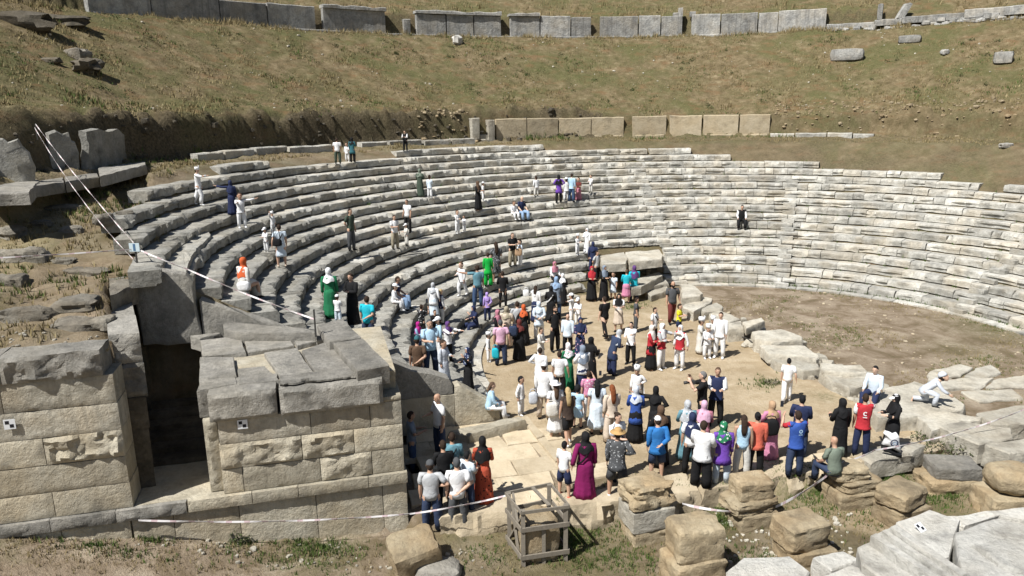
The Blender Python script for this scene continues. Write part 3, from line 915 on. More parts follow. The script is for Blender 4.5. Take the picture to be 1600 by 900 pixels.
# right continuation: coping course on rough masonry
RW = thing('rough_terrace_wall', pol(R2, 58, 16), 'low coping course on rough boulder masonry at the top right of the slope', 'wall')
for i, (a, b_, z0, z1) in enumerate(((1291, 1365, 14.95, 15.37), (1366, 1408, 15.05, 15.5), (1409, 1505, 15.12, 15.6), (1506, 1605, 15.2, 15.8), (1606, 1680, 15.25, 15.9), (1505, 1560, 14.8, 15.17), (1440, 1480, 14.75, 15.08))):
    v, f = ring_slab(R2 - .1, a, b_, z0, z1, .5, 470 + i, .04)
    link('coping_stone', mesh('coping_stone', move(v, RW.location), f), M_UPPER, RW)
for i in range(56):
    x = 1300 + i * 6 + rg2.uniform(-4, 4)
    zz = rg2.uniform(14.1, 14.9) if x > 1430 else rg2.uniform(14.3, 14.6)
    q = pol(R2 - .55, ring_az(R2 - .55, zz + .3, x), zz)
    v, f = rock(rg2.uniform(.5, 1.3), .6, rg2.uniform(.3, .6), 3, .12, i, 4)
    o = link('boulder', mesh('boulder', v, f), M_UPPER, RW)
    o.location = (q[0] - RW.location[0], q[1] - RW.location[1], q[2] - RW.location[2])
    o.rotation_euler.z = math.radians(60 + 180)
def hill_rock(name, x, y, sx, sy, sz, mat, lab, cat, seed, power=5, rz=0.0, rough=.1, sink=.1, n=4, tilt=0, at_p=None):
    q = surf(x, y) if at_p is None else at_p
    v, f = rock(sx, sy, sz, n, rough, seed, power, tilt)
    o = link(name, mesh(name, v, f), mat, loc=(q[0], q[1], q[2] - sink))
    o.rotation_euler.z = math.radians(rz)
    return tag(o, lab, cat)
qa = pol(R2 + .1, ring_az(R2 + .1, 15.4, 1374), 15.5)
hill_rock('upright_block', 0, 0, .5, .4, 1.25, M_UPPER, 'slim grey block standing upright on the terrace wall, top right', 'stone block', 5, 8, 60, .04, .05, 3, 0, qa)
qa = pol(R2 + .1, ring_az(R2 + .1, 15.4, 1404), 15.5)
hill_rock('leaning_block', 0, 0, .6, .45, 1.2, M_UPPER, 'grey block tipped over to the right on the terrace wall, top right', 'stone block', 6, 8, 0, .06, .05, 3, .55, qa)
hill_rock('stone_block', 1323, 93, 2.3, .9, .85, M_UPPER, 'long grey block with two notches lying at the top right of the slope', 'stone block', 8, 9, -25, .03)
hill_rock('stone_block', 1421, 65, 1.5, .8, .55, M_UPPER, 'pale grey block half sunk in grass below the terrace wall', 'stone block', 9, 8, -30, .05)
hill_rock('stone_block', 1567, 97, 1.1, .8, .75, M_UPPER, 'small square grey block near the right edge of the slope', 'stone block', 10, 8, -35, .04)
hill_rock('stone', 1476, 84, .6, .5, .4, M_UPPER, 'small dark grey stone on the slope below the terrace wall', 'rock', 11, 3, 10, .15)
hill_rock('stone', 1572, 229, .75, .4, .3, M_UPPER, 'small grey stone on the bare bank at the right edge', 'rock', 12, 4, 10, .1)
hill_rock('white_rock', 714, 69, .75, .6, .75, M_WHITEROCK, 'white pointed rock alone near the top of the grass slope', 'rock', 13, 3, 20, .2, .08)
hill_rock('outcrop', 122, 92, 1.3, .8, .6, M_BOULDER, 'white topped rock outcrop on the upper left grass slope', 'rock', 14, 4, -20, .18)
hill_rock('outcrop', 140, 112, 1.3, 1.0, .7, M_DARKROCK_AND_SHADE, 'dark crumbling rocks just below the white topped outcrop, upper left', 'rock', 15, 3, 30, .3)
hill_rock('outcrop', 80, 97, 1.0, .5, .3, M_DARKROCK_AND_SHADE, 'low dark rock left of the white topped outcrop', 'rock', 16, 4, -10, .15)
hill_rock('outcrop', 35, 36, 3.0, 1.3, 1.0, M_DARKROCK_AND_SHADE, 'dark shaggy rock ledge in the top left corner', 'rock', 17, 3, 15, .3, .5)
hill_rock('outcrop', 105, 36, 2.6, 1.1, .8, M_DARKROCK_AND_SHADE, 'dark rock ledge right of the one in the top left corner', 'rock', 18, 3, -5, .3, .4)

# boulders on the broken left flank
for i, (x, y, sx, sy, sz, lab, rz_, pw) in enumerate((
        (36, 404, 1.9, 1.0, .75, 'rounded grey boulder by the barrier tape at the left edge', 5, 3), (16, 366, 1.3, .9, .55, 'grey slab half hidden in green weeds at the left edge', -25, 6), (112, 362, 1.0, .7, .45, 'dark pitted boulder in the middle of the left grassy flank', 10, 3),
        (165, 366, .8, .6, .4, 'small dark boulder near the leaning barrier tape', 40, 3), (64, 350, .9, .6, .3, 'flat grey rock above the rounded boulder on the left flank', 0, 4), (100, 325, 1.8, .9, .3, 'low long rock outcrop across the left flank', 10, 3),
        (15, 441, 1.1, .7, .45, 'squared block with a dark side at the left edge', 8, 7), (42, 494, 1.8, .8, .5, 'smooth dark oblong boulder above the ashlar wall', 8, 3), (120, 478, 1.3, 1.3, .5, 'cracked dark rock with an overhanging lip behind the ashlar wall', 15, 5),
        (118, 510, 1.3, .9, .4, 'striped dark flat rock just behind the top of the ashlar wall', 12, 6), (160, 505, .7, .9, .35, 'small worn rock between the striped rock and the passage', 5, 5), (140, 425, 1.7, .7, .25, 'flat grey stone flush with the dry grass on the left flank', -5, 6),
        (100, 408, .9, .5, .2, 'flat pale stone under the barrier tape', 0, 5), (195, 334, .7, .5, .25, 'small pale rock near the ends of the upper seat rows', 20, 4))):
    hill_rock('boulder', x, y, sx * .7, sy * .7, sz * .9, M_BOULDER, lab, 'rock', 30 + i, pw, rz_, .16, sz * .5, 6)
# detached blocks at the broken ends of the rows
def pslab(name, poly, zt, th, mat, lab, cat, seed, rough=.035, group=None, flare=.03, top_noise=.03, cham=.05):
    P = [at(x, y, zt)[:2] for x, y in poly]
    c = np.mean(P, 0)
    v, f = prism(P, zt, zt - th, seed, rough, cham, .14, flare, top_noise)
    loc = (float(c[0]), float(c[1]), zt - th)
    return tag(link(name, mesh(name, move(v, loc), f), mat, loc=loc), lab, cat, group)
pslab('stone_block', ((238, 385), (316, 358), (330, 366), (300, 400), (290, 425), (232, 418)), 5.05, .5, M_SEATG, 'broad pale slab tilted beside the sign post at the left end of the seats', 'stone slab', 501)

# ---------------------------------------------------------------- the line of fallen blocks across the orchestra
FB = 'pale fallen blocks lying across the orchestra'
for i, (poly, zt, th, lab) in enumerate((
        (((938, 399), (975, 394), (981, 404), (978, 411), (940, 412)), 1.62, .42, 'left one of two broad white seat slabs bridging the broken gap in the lower rows'),
        (((977, 394), (1030, 390), (1036, 398), (1034, 404), (984, 410)), 1.62, .42, 'right one of two broad white seat slabs bridging the broken gap in the lower rows'),
        (((984, 437), (1030, 425), (1036, 430), (1002, 448), (986, 450)), .75, .4, 'pointed white slab tilted below the broken gap in the lower rows'),
        (((1010, 441), (1040, 436), (1045, 442), (1016, 449)), .45, .4, 'rough yellow block under the pointed white slab'),
        (((1008, 455), (1042, 447), (1046, 453), (1018, 462)), .3, .3, 'narrow pale slab behind the bearded man in the charcoal shirt'),
        (((1064, 443), (1084, 445), (1099, 458), (1094, 462), (1066, 465)), .72, .45, 'thick white slab with a dark underside right of the bearded man'),
        (((1064, 478), (1100, 463), (1113, 466), (1112, 471), (1084, 487)), .45, .45, 'grey sloping slab right of the boy in the yellow shirt'),
        (((1094, 481), (1120, 473), (1129, 478), (1128, 484), (1100, 489)), .36, .4, 'small grey slab behind the children in white capes'),
        (((1108, 490), (1124, 484), (1157, 498), (1140, 502), (1112, 498)), .36, .4, 'wedge shaped white slab right behind the white capes'),
        (((1130, 505), (1158, 501), (1162, 513), (1138, 516)), .5, .55, 'squared grey block with a hollow in its face beside the man all in white'),
        (((1160, 503), (1190, 496), (1195, 501), (1166, 513)), .62, .3, 'long moulded pale block lying on the squared grey block'),
        (((1174, 518), (1220, 514), (1254, 526), (1255, 531), (1206, 535), (1180, 530)), .5, .5, 'thick block with a rough right end in the middle of the line of fallen blocks'),
        (((1188, 539), (1258, 540), (1280, 556), (1276, 561), (1250, 556), (1200, 553)), .5, .35, 'wide white slab with a broken right tip above the thin standing youth in white'),
        (((1200, 556), (1250, 558), (1278, 566), (1281, 576), (1256, 579), (1212, 565)), .34, .4, 'rough pale block under the wide white slab'),
        (((1281, 566), (1310, 570), (1346, 570), (1357, 582), (1335, 584), (1284, 578)), .5, .25, 'flat slab with a straight groove left of the seated man in pale blue'),
        (((1280, 580), (1356, 585), (1355, 600), (1328, 607), (1302, 596)), .36, .45, 'large pale block under the grooved slab'),
        (((1352, 627), (1384, 612), (1406, 645), (1372, 652)), .42, .5, 'rough block carrying the seated man in pale blue'),
        (((1386, 608), (1430, 598), (1480, 612), (1505, 632), (1502, 638), (1440, 648), (1408, 652)), .42, .45, 'broad flat slab on which the child in silver crouches'),
        (((1436, 650), (1476, 644), (1531, 652), (1528, 657), (1502, 658), (1470, 669), (1458, 673)), .45, .5, 'pale block with a pointed end below the crouching child'),
        (((1472, 666), (1500, 659), (1576, 669), (1581, 684), (1530, 692), (1500, 681)), .5, .55, 'big pale block near the right edge below the crouching child'),
        (((1530, 645), (1590, 634), (1640, 634), (1640, 660), (1552, 663)), .45, .45, 'flat pale block cut by the right edge of the picture'),
        (((1542, 694), (1600, 686), (1650, 690), (1650, 708), (1580, 708)), .5, .6, 'white block at the right edge above the round pillar drum'))):
    if poly[0][0] > 1340: cq = np.mean(poly, 0); poly = [tuple(cq + (np.array(p_) - cq) * 1.07) for p_ in poly]
    pslab('fallen_block', poly, zt, th, M_BLOCK, lab, 'stone block', 600 + i, .03, FB, .015, .018, .03)
FS = thing('bedrock_slabs', at(1530, 590, 0), 'flat pale slabs of bare rock let into the brown orchestra floor at the right', 'paving')
for i, poly in enumerate((((1452, 580), (1500, 569), (1522, 574), (1500, 588), (1450, 596)), ((1524, 575), (1548, 570), (1568, 582), (1540, 590), (1505, 590)), ((1450, 598), (1500, 591), (1556, 592), (1530, 606), (1470, 610)), ((1558, 591), (1600, 588), (1640, 596), (1600, 606), (1538, 606)), ((1500, 612), (1580, 609), (1600, 622), (1530, 628)))):
    P = [at(x, y, .07)[:2] for x, y in poly]
    v, f = prism(P, .075 + .012 * (i % 3), -.15, 640 + i, .07, .03, .3, 0, .02)
    link('slab', mesh('slab', move(v, FS.location), f), M_BLOCK, FS)

# ---------------------------------------------------------------- paved floor of the side passage, drain kerbs, front step
PV = thing('paved_floor', SDZ(2.5, 2.5, 0), 'pale irregular paving slabs of the side passage right of the platform', 'paving')
rg3 = random.Random(4)
dd, row = .35, 0
while dd < 4.3:
    wd = rg3.uniform(.62, .95)
    s = .1 + rg3.uniform(0, .5)
    while s < 5.4 - .12 * dd:
        L = rg3.uniform(.8, 1.7)
        lim = 4.35 - .35 * (dd - 1)
        if s + L * .5 > lim + .4: break
        j = lambda: rg3.uniform(-.07, .07)
        P = [SDZ(s + .012 + j(), dd + .012 + j() * .7)[:2], SDZ(s + L - .012 + j(), dd + .012 + j() * .7)[:2], SDZ(s + L - .012 + j(), dd + wd - .012 + j() * .5)[:2], SDZ(s + .012 + j(), dd + wd - .012 + j() * .5)[:2]]
        z = .055 + rg3.uniform(-.008, .012)
        v, f = prism(P, z, -.1, int(s * 50 + dd * 999), .012, .015, .35, 0, .006)
        link('slab', mesh('slab', move(v, PV.location), f), M_PAVE, PV)
        s += L
    dd += wd
DK = thing('drain_kerb', at(850, 690, 0), 'curved pale kerb edging the paved passage beside the crowd', 'kerb')
for i, poly in enumerate((((812, 651), (824, 651), (850, 681), (839, 685)), ((840, 687), (851, 683), (880, 717), (868, 721)), ((869, 723), (881, 719), (912, 758), (899, 763)))):
    v, f = prism([at(x, y, .1)[:2] for x, y in poly], .12, -.1, 660 + i, .012, .02, .3)
    link('stone', mesh('stone', move(v, DK.location), f), M_PAVE, DK)
pslab('rough_step', ((700, 673), (780, 656), (812, 650), (822, 656), (735, 680)), .30, .4, M_ASHLAR, 'rough hewn stone ledge at the foot of the sloping end wall', 'ledge', 670, .03)

SY = thing('front_step', (4, 16, -.5), 'long low step of rough pale blocks along the front of the paved area', 'step')
pts = np.array(STY)
seg = np.hypot(*np.diff(pts, axis=0).T); cum = np.r_[0, np.cumsum(seg)]
def along(t): return np.array([np.interp(t, cum, pts[:, 0]), np.interp(t, cum, pts[:, 1])])
t = .9
i = 0
while t < cum[-1] - 1.2:
    L = rg3.uniform(1.1, 1.9)
    a, b_ = along(t + .01), along(min(t + L, cum[-1]) - .01)
    e = (b_ - a) / np.hypot(*(b_ - a)); nn = np.array([-e[1], e[0]])
    dp = rg3.uniform(.6, .95)
    v, f = prism([a - nn * .04, b_ - nn * .04, b_ + nn * dp, a + nn * dp], .05 + rg3.uniform(-.01, .012), -.55, 680 + i, .075, .05, .1, .03, .012)
    link('stone', mesh('stone', move(v, SY.location), f), M_PAVE, SY)
    t += L; i += 1
pslab('stone_slab', ((1345, 712), (1352, 700), (1425, 688), (1450, 694), (1425, 708), (1362, 722)), .12, .5, M_BLOCK, 'pale flat slab at the right end of the front step under the red vest man', 'stone slab', 697)

# ---------------------------------------------------------------- stumps of the sandstone pillars in the grassy trench
def pillar(x, y, yaw, blocks, lab, cat='pillar stump', group='brown stone pillar stumps in the grassy trench', zg=-.47, back=.42):
    q = at(x, y, zg)
    k = 1 + back / np.hypot(q[0], q[1])
    loc = (q[0] * k, q[1] * k, zg - .12)
    r_ = thing('pillar_stump', loc, lab, cat, group, math.radians(yaw))
    z = 0
    for i, (sx, sy, sz, mat, rough, pw, dx, dy, rz) in enumerate(blocks):
        v, f = rock(sx, sy, sz + (.12 if i == 0 else 0), 11, rough, int(x) + i * 3, pw * 1.9 if pw > 3.5 else pw)
        o = link('block', mesh('block', v, f), mat, r_)
        o.location = (dx, dy, z)
        o.scale = (.9, .9, 1)
        o.rotation_euler.z = math.radians(rz)
        z += sz + (.12 if i == 0 else 0) - .02
    return r_
pillar(1008, 850, 16, [(1.2, .9, .32, M_SAND, .04, 9, .08, 0, 0), (1.15, .92, .5, M_BLOCK, .02, 14, 0, 0, 0), (1.12, .9, .55, M_SAND, .14, 5, .0, .05, 4)], 'tall pillar stump with a split rough top, right of the timber crate')
pillar(1080, 925, 16, [(1.25, .95, .62, M_SAND, .06, 7, 0, 0, 0), (1.1, .9, .72, M_SAND, .06, 6, .04, .05, -6)], 'pillar stump with a grey flat top in the lower middle foreground')
pillar(1170, 830, 14, [(1.1, .85, .36, M_SAND, .06, 7, 0.05, 0, 0), (1.25, .85, .34, M_SAND, .10, 5, -.05, .05, 5), (.95, .75, .42, M_SAND, .05, 7, .05, .1, -4)], 'three layered pillar stump at the end of the front step')
pillar(1247, 890, 12, [(1.2, .9, .36, M_SAND, .05, 8, .08, -.02, 0), (1.12, .85, .6, M_SAND, .05, 7, 0, .05, 8)], 'pillar stump of two blocks between the white marbles and the step')
pillar(1330, 792, 10, [(1.35, .95, .34, M_SAND, .04, 9, 0, 0, 0), (1.2, .85, .28, M_SAND, .06, 6, .05, .05, 6), (1.0, .8, .32, M_SAND, .07, 5, -.18, .12, 0)], 'low layered pillar stump under the seated man in the olive shirt')
pillar(1403, 822, 20, [(1.2, .95, .42, M_SAND, .05, 5, .06, 0, 0), (1.15, .9, .42, M_SAND, .05, 4, -.02, .02, 14)], 'rounded pillar stump with a cracked top above the checkered marble')
pillar(1478, 772, 2, [(1.45, .95, .36, M_SAND, .06, 8, -.05, 0, 0), (1.25, .9, .34, M_GREYTOP, .03, 9, .1, .05, -8)], 'pillar stump topped by a flat grey slab near the right edge')
pillar(1572, 812, 0, [(1.5, 1.1, .55, M_SAND, .05, 8, 0, 0, 0), (1.3, 1.1, .62, M_SAND, .05, 3.2, .1, .1, 0)], 'round topped pillar stump cut by the right edge')
q = at(655, 893, -.42)
v, f = rock(1.05, .9, 1.0, 6, .07, 77, 7)
o = link('leaning_block', mesh('leaning_block', v, f), M_SAND, loc=(q[0] - .1, q[1] + .35, q[2] - .25))
o.rotation_euler = (math.radians(14), math.radians(-9), math.radians(22))
tag(o, 'big brown block tipped over beside the right corner of the platform', 'stone block')
q = at(684, 905, -.47)
v, f = rock(.95, .7, .42, 5, .08, 78, 5)
o = link('stone_block', mesh('stone_block', v, f), M_GREYTOP, loc=(q[0], q[1] + .1, q[2] - .1))
tag(o, 'rounded grey block at the bottom edge below the tipped brown block', 'stone block')

# timber crate guarding one stump
M_WOOD = plain_mat('grey_timber', (.20, .175, .14), .85, .45, 14)
CT = thing('timber_crate', at(838, 860, -.47), 'weathered grey timber frame built round a stone stump in the foreground', 'crate')
zc = .82
A, B, C, D = at(795, 770, zc), at(858, 757, zc), at(884, 788, zc), at(817, 797, zc)
def low(p, z): return np.array([p[0], p[1], z])
mid = (A + B + C + D) / 4
bars = []
for p in (A, B, C, D): bars.append((low(p, -.6), p, .09, .09, 'post'))
for a, b_ in ((A, B), (B, C), (C, D), (D, A)):
    e = (b_ - a) / np.linalg.norm(b_ - a)
    o_ = (a + b_) / 2 - mid; o_[2] = 0; o_ = o_ / np.linalg.norm(o_) * .055
    for z, h in ((zc - .03, .07), (.38, .10), (-.28, .10)):
        bars.append((low(a, z) - e * .06 + o_, low(b_, z) + e * .06 + o_, .035, h, 'rail'))
bars.append((low(A + (B - A) * .58, zc + .02), low(D + (C - D) * .62, zc + .02), .07, .035, 'rail'))
bars.append((low(D + (C - D) * .48, -.6), low(D + (C - D) * .48, .4), .08, .05, 'post'))
bars.append((low(A, -.3), low(D, .7), .05, .035, 'brace'))
bars.append((low(D + (A - D) * .25, -.6), low(A + (D - A) * .2, .75), .06, .035, 'brace'))
bars.append((low(A + (B - A) * .1, .8), low(D + (A - D) * .35, .3), .05, .035, 'brace'))
for a, b_, w_, h_, nm in bars:
    v, f = beam(a, b_, w_, h_)
    link(nm, mesh(nm, move(v, CT.location), f), M_WOOD, CT)
q = low(mid, -.6)
v, f = rock(.86, .82, 1.05, 6, .07, 91, 7)
o = link('pillar_stump', mesh('pillar_stump', v, f), M_SAND, loc=tuple(q))
o.rotation_euler.z = math.radians(18)
tag(o, 'brown stone stump enclosed by the grey timber frame', 'pillar stump', 'brown stone pillar stumps in the grassy trench')

# white marbles in the near right corner
MG = 'white marble pieces in the near right corner'
for i, (poly, zt, th, lab) in enumerate((
        (((1133, 892), (1160, 870), (1236, 867), (1268, 892), (1250, 930), (1130, 930)), .45, .9, 'broad white marble slab at the bottom edge, furthest left of the marbles'),
        (((1262, 905), (1330, 880), (1395, 905), (1400, 960), (1250, 960)), .35, .9, 'white marble slab at the bottom edge right of the broad one'),
        (((1338, 852), (1362, 842), (1482, 925), (1460, 960), (1345, 880)), .55, 1.0, 'long plain white marble beam running down to the bottom edge'),
        (((1358, 836), (1398, 818), (1412, 828), (1502, 905), (1490, 925)), .72, .5, 'moulded white marble cornice piece beside the checkered stone'),
        (((1398, 814), (1452, 794), (1502, 812), (1484, 872), (1470, 878)), .72, .9, 'marble block carrying a black and white target in the near right corner'),
        (((1486, 830), (1560, 806), (1650, 830), (1650, 960), (1500, 905)), .78, 1.0, 'large grey white marble block filling the bottom right corner'),
        (((1470, 808), (1530, 800), (1640, 786), (1650, 818), (1560, 806), (1505, 822)), .55, .9, 'white marble block at the right edge behind the grey white one'))):
    cq = np.mean(poly, 0); poly = [tuple(cq + (np.array(p_) - cq) * .965) for p_ in poly]
    pslab('marble_block', poly, zt + (.0, 0, .0, 0, .06, .12, -.05)[i], th, M_MARBLE, lab, 'marble block', 700 + i, .016, MG, .0, .02, .03)

mo = bpy.data.objects[[o.name for o in bpy.data.objects if o.get('label', '').startswith('moulded white')][0]]
for (x0, y0, x1, y1, wd_, zt) in ((1360, 836, 1490, 924, 7, .77), (1377, 829, 1498, 912, 5, .86), (1391, 823, 1502, 900, 8, .95)):
    P_ = [at(x0, y0, zt)[:2], at(x0 + wd_ * 1.2, y0 - wd_ * .5, zt)[:2], at(x1 + wd_ * 1.2, y1 - wd_ * .5, zt)[:2], at(x1, y1, zt)[:2]]
    v, f = prism(P_, zt, zt - .3, 760 + x0, .012, .012, .25, 0, .008)
    link('moulding', mesh('moulding', move(v, mo.location), f), M_MARBLE, mo)

for i, (poly, zt, th, lab) in enumerate((
        (((1520, 850), (1575, 838), (1650, 852), (1650, 905), (1560, 880)), .98, .25, 'upper step of grey white marble in the bottom right corner'),
        (((1415, 905), (1452, 893), (1498, 925), (1470, 950)), .70, .3, 'small squared marble offcut at the bottom edge beside the cornice piece'),
        (((1270, 870), (1318, 862), (1345, 876), (1300, 888)), .12, .6, 'small low marble block behind the two slabs at the bottom edge'))):
    pslab('marble_block', poly, zt, th, M_MARBLE, lab, 'marble block', 720 + i, .025, MG, .02, .02, .03)

# black and white survey targets
M_PW, M_PK = plain_mat('white_card', (.72, .73, .74), .6, .03), plain_mat('black_print', (.012, .012, .016), .6, .03)
def target(loc, ex, ey, size, lab):
    r_ = thing('survey_target', loc, lab, 'survey target', 'black and white survey targets')
    ex, ey = np.array(ex, float), np.array(ey, float)
    nn = np.cross(ex, ey)
    def quad(cx, cy, h, off):
        v = []
        for o in (0, off):
            for a, b_ in ((-1, -1), (1, -1), (1, 1), (-1, 1)): v.append(tuple(ex * (cx + a * h) + ey * (cy + b_ * h) + nn * o))
        return v, [[0, 3, 2, 1], [4, 5, 6, 7], [0, 1, 5, 4], [1, 2, 6, 5], [2, 3, 7, 6], [3, 0, 4, 7]]
    link('card', mesh('card', *quad(0, 0, size / 2, .006)), M_PW, r_)
    link('square', mesh('square', *quad(-size * .2, size * .2, size * .17, .009)), M_PK, r_)
    link('square', mesh('square', *quad(size * .17, -size * .17, size * .17, .009)), M_PK, r_)
def on_wall(x, y, d):
    r = ray(x, y)
    nrm = np.array([-UY, UX])
    c = nrm @ np.array(SDZ(0, d)[:2])
    t = c / (nrm @ r[:2])
    return r * t + np.array([0, 0, CAMH])
target(on_wall(15, 663, -.05), (UX, UY, 0), (0, 0, 1), .20, 'black and white target card on the tall ashlar wall at the left edge')
target(on_wall(379, 663, -.045), (UX, UY, 0), (0, 0, 1), .20, 'black and white target card on the platform front under a capstone')
target(at(1438, 824, .83), (.86, .5, 0), (-.42, .72, .55), .19, 'black and white target card on the marble block, bottom right')

# ---------------------------------------------------------------- barrier tape, its posts and the small sign
M_TW, M_TR, M_IRON = plain_mat('white_tape', (.66, .63, .62), .5, .03), plain_mat('red_tape', (.52, .40, .41), .5, .05), plain_mat('dark_iron', (.05, .048, .045), .5, .1)
def tape(pts, sag, lab, wd=.018, stripe=.12):
    P = [np.array(p, float) for p in pts]
    v, f, mi = [], [], []
    run, nseg = 0, 0
    for a, b_ in zip(P[:-1], P[1:]):
        L = np.linalg.norm(b_ - a)
        n = max(4, int(L / stripe))
        for i in range(n + 1):
            t_ = i / n
            c = a + (b_ - a) * t_ - np.array([0, 0, sag * L * 4 * t_ * (1 - t_)])
            tw = .5 * math.sin(i * .5)
            o = np.array([math.sin(tw) * .3 * wd, math.sin(tw) * .6 * wd, wd / 2])
            v += [tuple(c - o), tuple(c + o)]
            if i: 
                k = len(v) - 4
                f.append([k, k + 2, k + 3, k + 1]); mi.append(1 if (nseg % 3 == 2) else 0); nseg += 1
    me = mesh('barrier_tape', move(v, P[0]), f)
    me.materials.append(M_TW); me.materials.append(M_TR)
    me.polygons.foreach_set('material_index', mi)
    o = bpy.data.objects.new('barrier_tape', me)
    COL.objects.link(o)
    o.location = P[0]
    md = o.modifiers.new('thickness', 'SOLIDIFY'); md.thickness = .004
    return tag(o, lab, 'barrier tape', 'red and white barrier tapes')
def post(p, h, lab, r=.018):
    v, f = beam((0, 0, -.2), (0, 0, h), r * 2, r * 2)
    return tag(link('tape_post', mesh('tape_post', v, f), M_IRON, loc=tuple(p)), lab, 'post')
pb = at(215, 416, 5.2)
post(pb, .62, 'thin dark post with the small sign at the left end of the seats')
sg = thing('small_sign', pb + np.array([0, -.03, .5]), 'small pale blue and white sign sheet on the thin post, left', 'sign')
v, f = cuboid(-.13, .13, -.012, 0, -.11, .11); link('sheet', mesh('sheet', v, f), plain_mat('pale_sheet', (.55, .66, .70), .6, .05), sg)
v, f = cuboid(-.03, .03, -.016, -.012, -.09, .09); link('print', mesh('print', v, f), plain_mat('blue_print', (.08, .16, .28), .6, .05), sg)
pt = pb + np.array([0, 0, .58])
q57 = ringpt(57, 205, 26.25) + np.array([0, 0, .25])
post(q57 - np.array([0, 0, .35]), .35, 'short stake at the top of the left bank holding the tapes')
tape([q57, pt], .01, 'barrier tape slanting steeply down the left bank to the sign post', .03)
tape([q57 - np.array([.05, 0, .12]), pb + np.array([-.1, 0, .2])], .03, 'lower slack barrier tape beside the steep one on the left bank', .025)
tape([at(-25, 404, 5.75), pb + np.array([0, 0, .45])], .004, 'barrier tape crossing the left flank level with the sign post', .03)
e1 = at(546, 468, 3.9) if False else at(492, 505, 3.95)
post(e1 - np.array([0, 0, .15]), .5, 'thin iron rod at the back edge of the paved platform top')
tape([pt - np.array([0, 0, .1]), SDZ(-4.8, 4.55, 5.15), e1 + np.array([0, 0, .1])], .012, 'barrier tape stretched over the upright slab and the left seat row ends', .035)
post(at(216, 818, .7), .25, 'bent iron peg at the foot of the entrance wall holding the front tape')
tape([at(216, 813, .9), at(640, 803, .30), A + np.array([0, 0, -.05])], .018, 'barrier tape along the front of the platform to the timber crate', .035)
tape([at(1066, 787, .0), at(1148, 800, -.02)], .03, 'short barrier tape between the split pillar stump and the layered one', .05)
tape([at(1212, 792, -.05), at(1318, 722, .42)], .04, 'barrier tape rising from the layered stump to the seated man in olive', .06)
tape([at(1318, 722, .42), at(1368, 703, .5), at(1600, 640, 1.0)], .03, 'slack barrier tape running right from the man in olive', .035)
# dark cable along the fallen blocks
cp = [at(x, y, z) for x, y, z in ((1128, 518, .1), (1165, 528, .16), (1200, 550, .2), (1240, 572, .12), (1262, 582, .1), (1300, 600, .08), (1330, 610, .1))]
parts = [beam(np.array(a) - cp[0], np.array(b_) - cp[0] + (np.array(b_) - a) * .02, .04, .04) for a, b_ in zip(cp[:-1], cp[1:])]
cb = link('cable', mesh('cable', *merge(parts)), M_IRON, loc=tuple(cp[0]))
tag(cb, 'black cable lying along the front of the fallen blocks', 'cable')

# ---------------------------------------------------------------- rubble, turf and weeds
def scatter_rocks(name, n, place, smin, smax, mat, seed):
    rg = random.Random(seed)
    parts = []
    for i in range(n):
        x, y = place(rg)
        s = rg.uniform(smin, smax) * (1 if rg.random() < .8 else 1.6)
        v, f = rock(s * rg.uniform(.8, 1.5), s, s * rg.uniform(.5, .9), 2, .18, i, 3)
        a = rg.uniform(0, 6.28)
        z = gz(x, y) - s * .2
        parts.append(([(x + p[0] * math.cos(a) - p[1] * math.sin(a), y + p[0] * math.sin(a) + p[1] * math.cos(a), z + p[2]) for p in v], f))
    v, f = merge(parts)
    return tag(link(name, mesh(name, v, f), mat), kind='stuff')
def in_ring(a0, a1, r0, r1):
    return lambda rg: tuple(pol(rg.uniform(r0, r1), rg.uniform(a0, a1))[:2])
scatter_rocks('bank_rubble', 90, in_ring(ring_az(26.4, 7.6, 742), 126, 26.0, 26.9), .06, .22, M_SAND, 1)
scatter_rocks('bank_rubble', 330, in_ring(42, ring_az(26.4, 7.6, 1210), 26.0, 28.4), .05, .17, M_SAND, 2)
scatter_rocks('dark_bank_rubble', 300, in_ring(100, 181, 26.0, 26.6), .08, .24, M_DARKROCK_AND_SHADE, 12)
scatter_rocks('slope_stones', 220, in_ring(35, 175, 27, 39), .04, .12, M_BLOCK, 3)
scatter_rocks('gap_rubble', 40, in_ring(ring_az(12.2, .7, 1034), ring_az(12.2, .7, 925), 11.4, 13.1), .12, .3, M_SAND, 4)
scatter_rocks('edge_rubble', 60, lambda rg: (lambda q: (q[0], q[1]))(at(*((lambda u: (1130 + 290 * u, 517 + 145 * u + rg.uniform(-6, 8)))(rg.random())), 0)), .08, .24, M_BLOCK, 5)
scatter_rocks('edge_rubble', 150, lambda rg: (lambda q: (q[0], q[1]))(at(*((lambda u: (1120 + 330 * u + rg.uniform(-14, 22), 497 + 155 * u + rg.uniform(-14, 6)))(rg.random())), 0.1)), .12, .36, M_BLOCK, 25)
scatter_rocks('trench_gravel', 160, lambda rg: (lambda q: (q[0], q[1]))(at(rg.uniform(1080, 1330), rg.uniform(800, 880), -.47)), .03, .09, M_BLOCK, 6)
scatter_rocks('foreground_gravel', 160, lambda rg: (lambda q: (q[0], q[1]))(at(rg.uniform(0, 760), rg.uniform(845, 900), -.3)), .025, .09, M_BLOCK, 7)

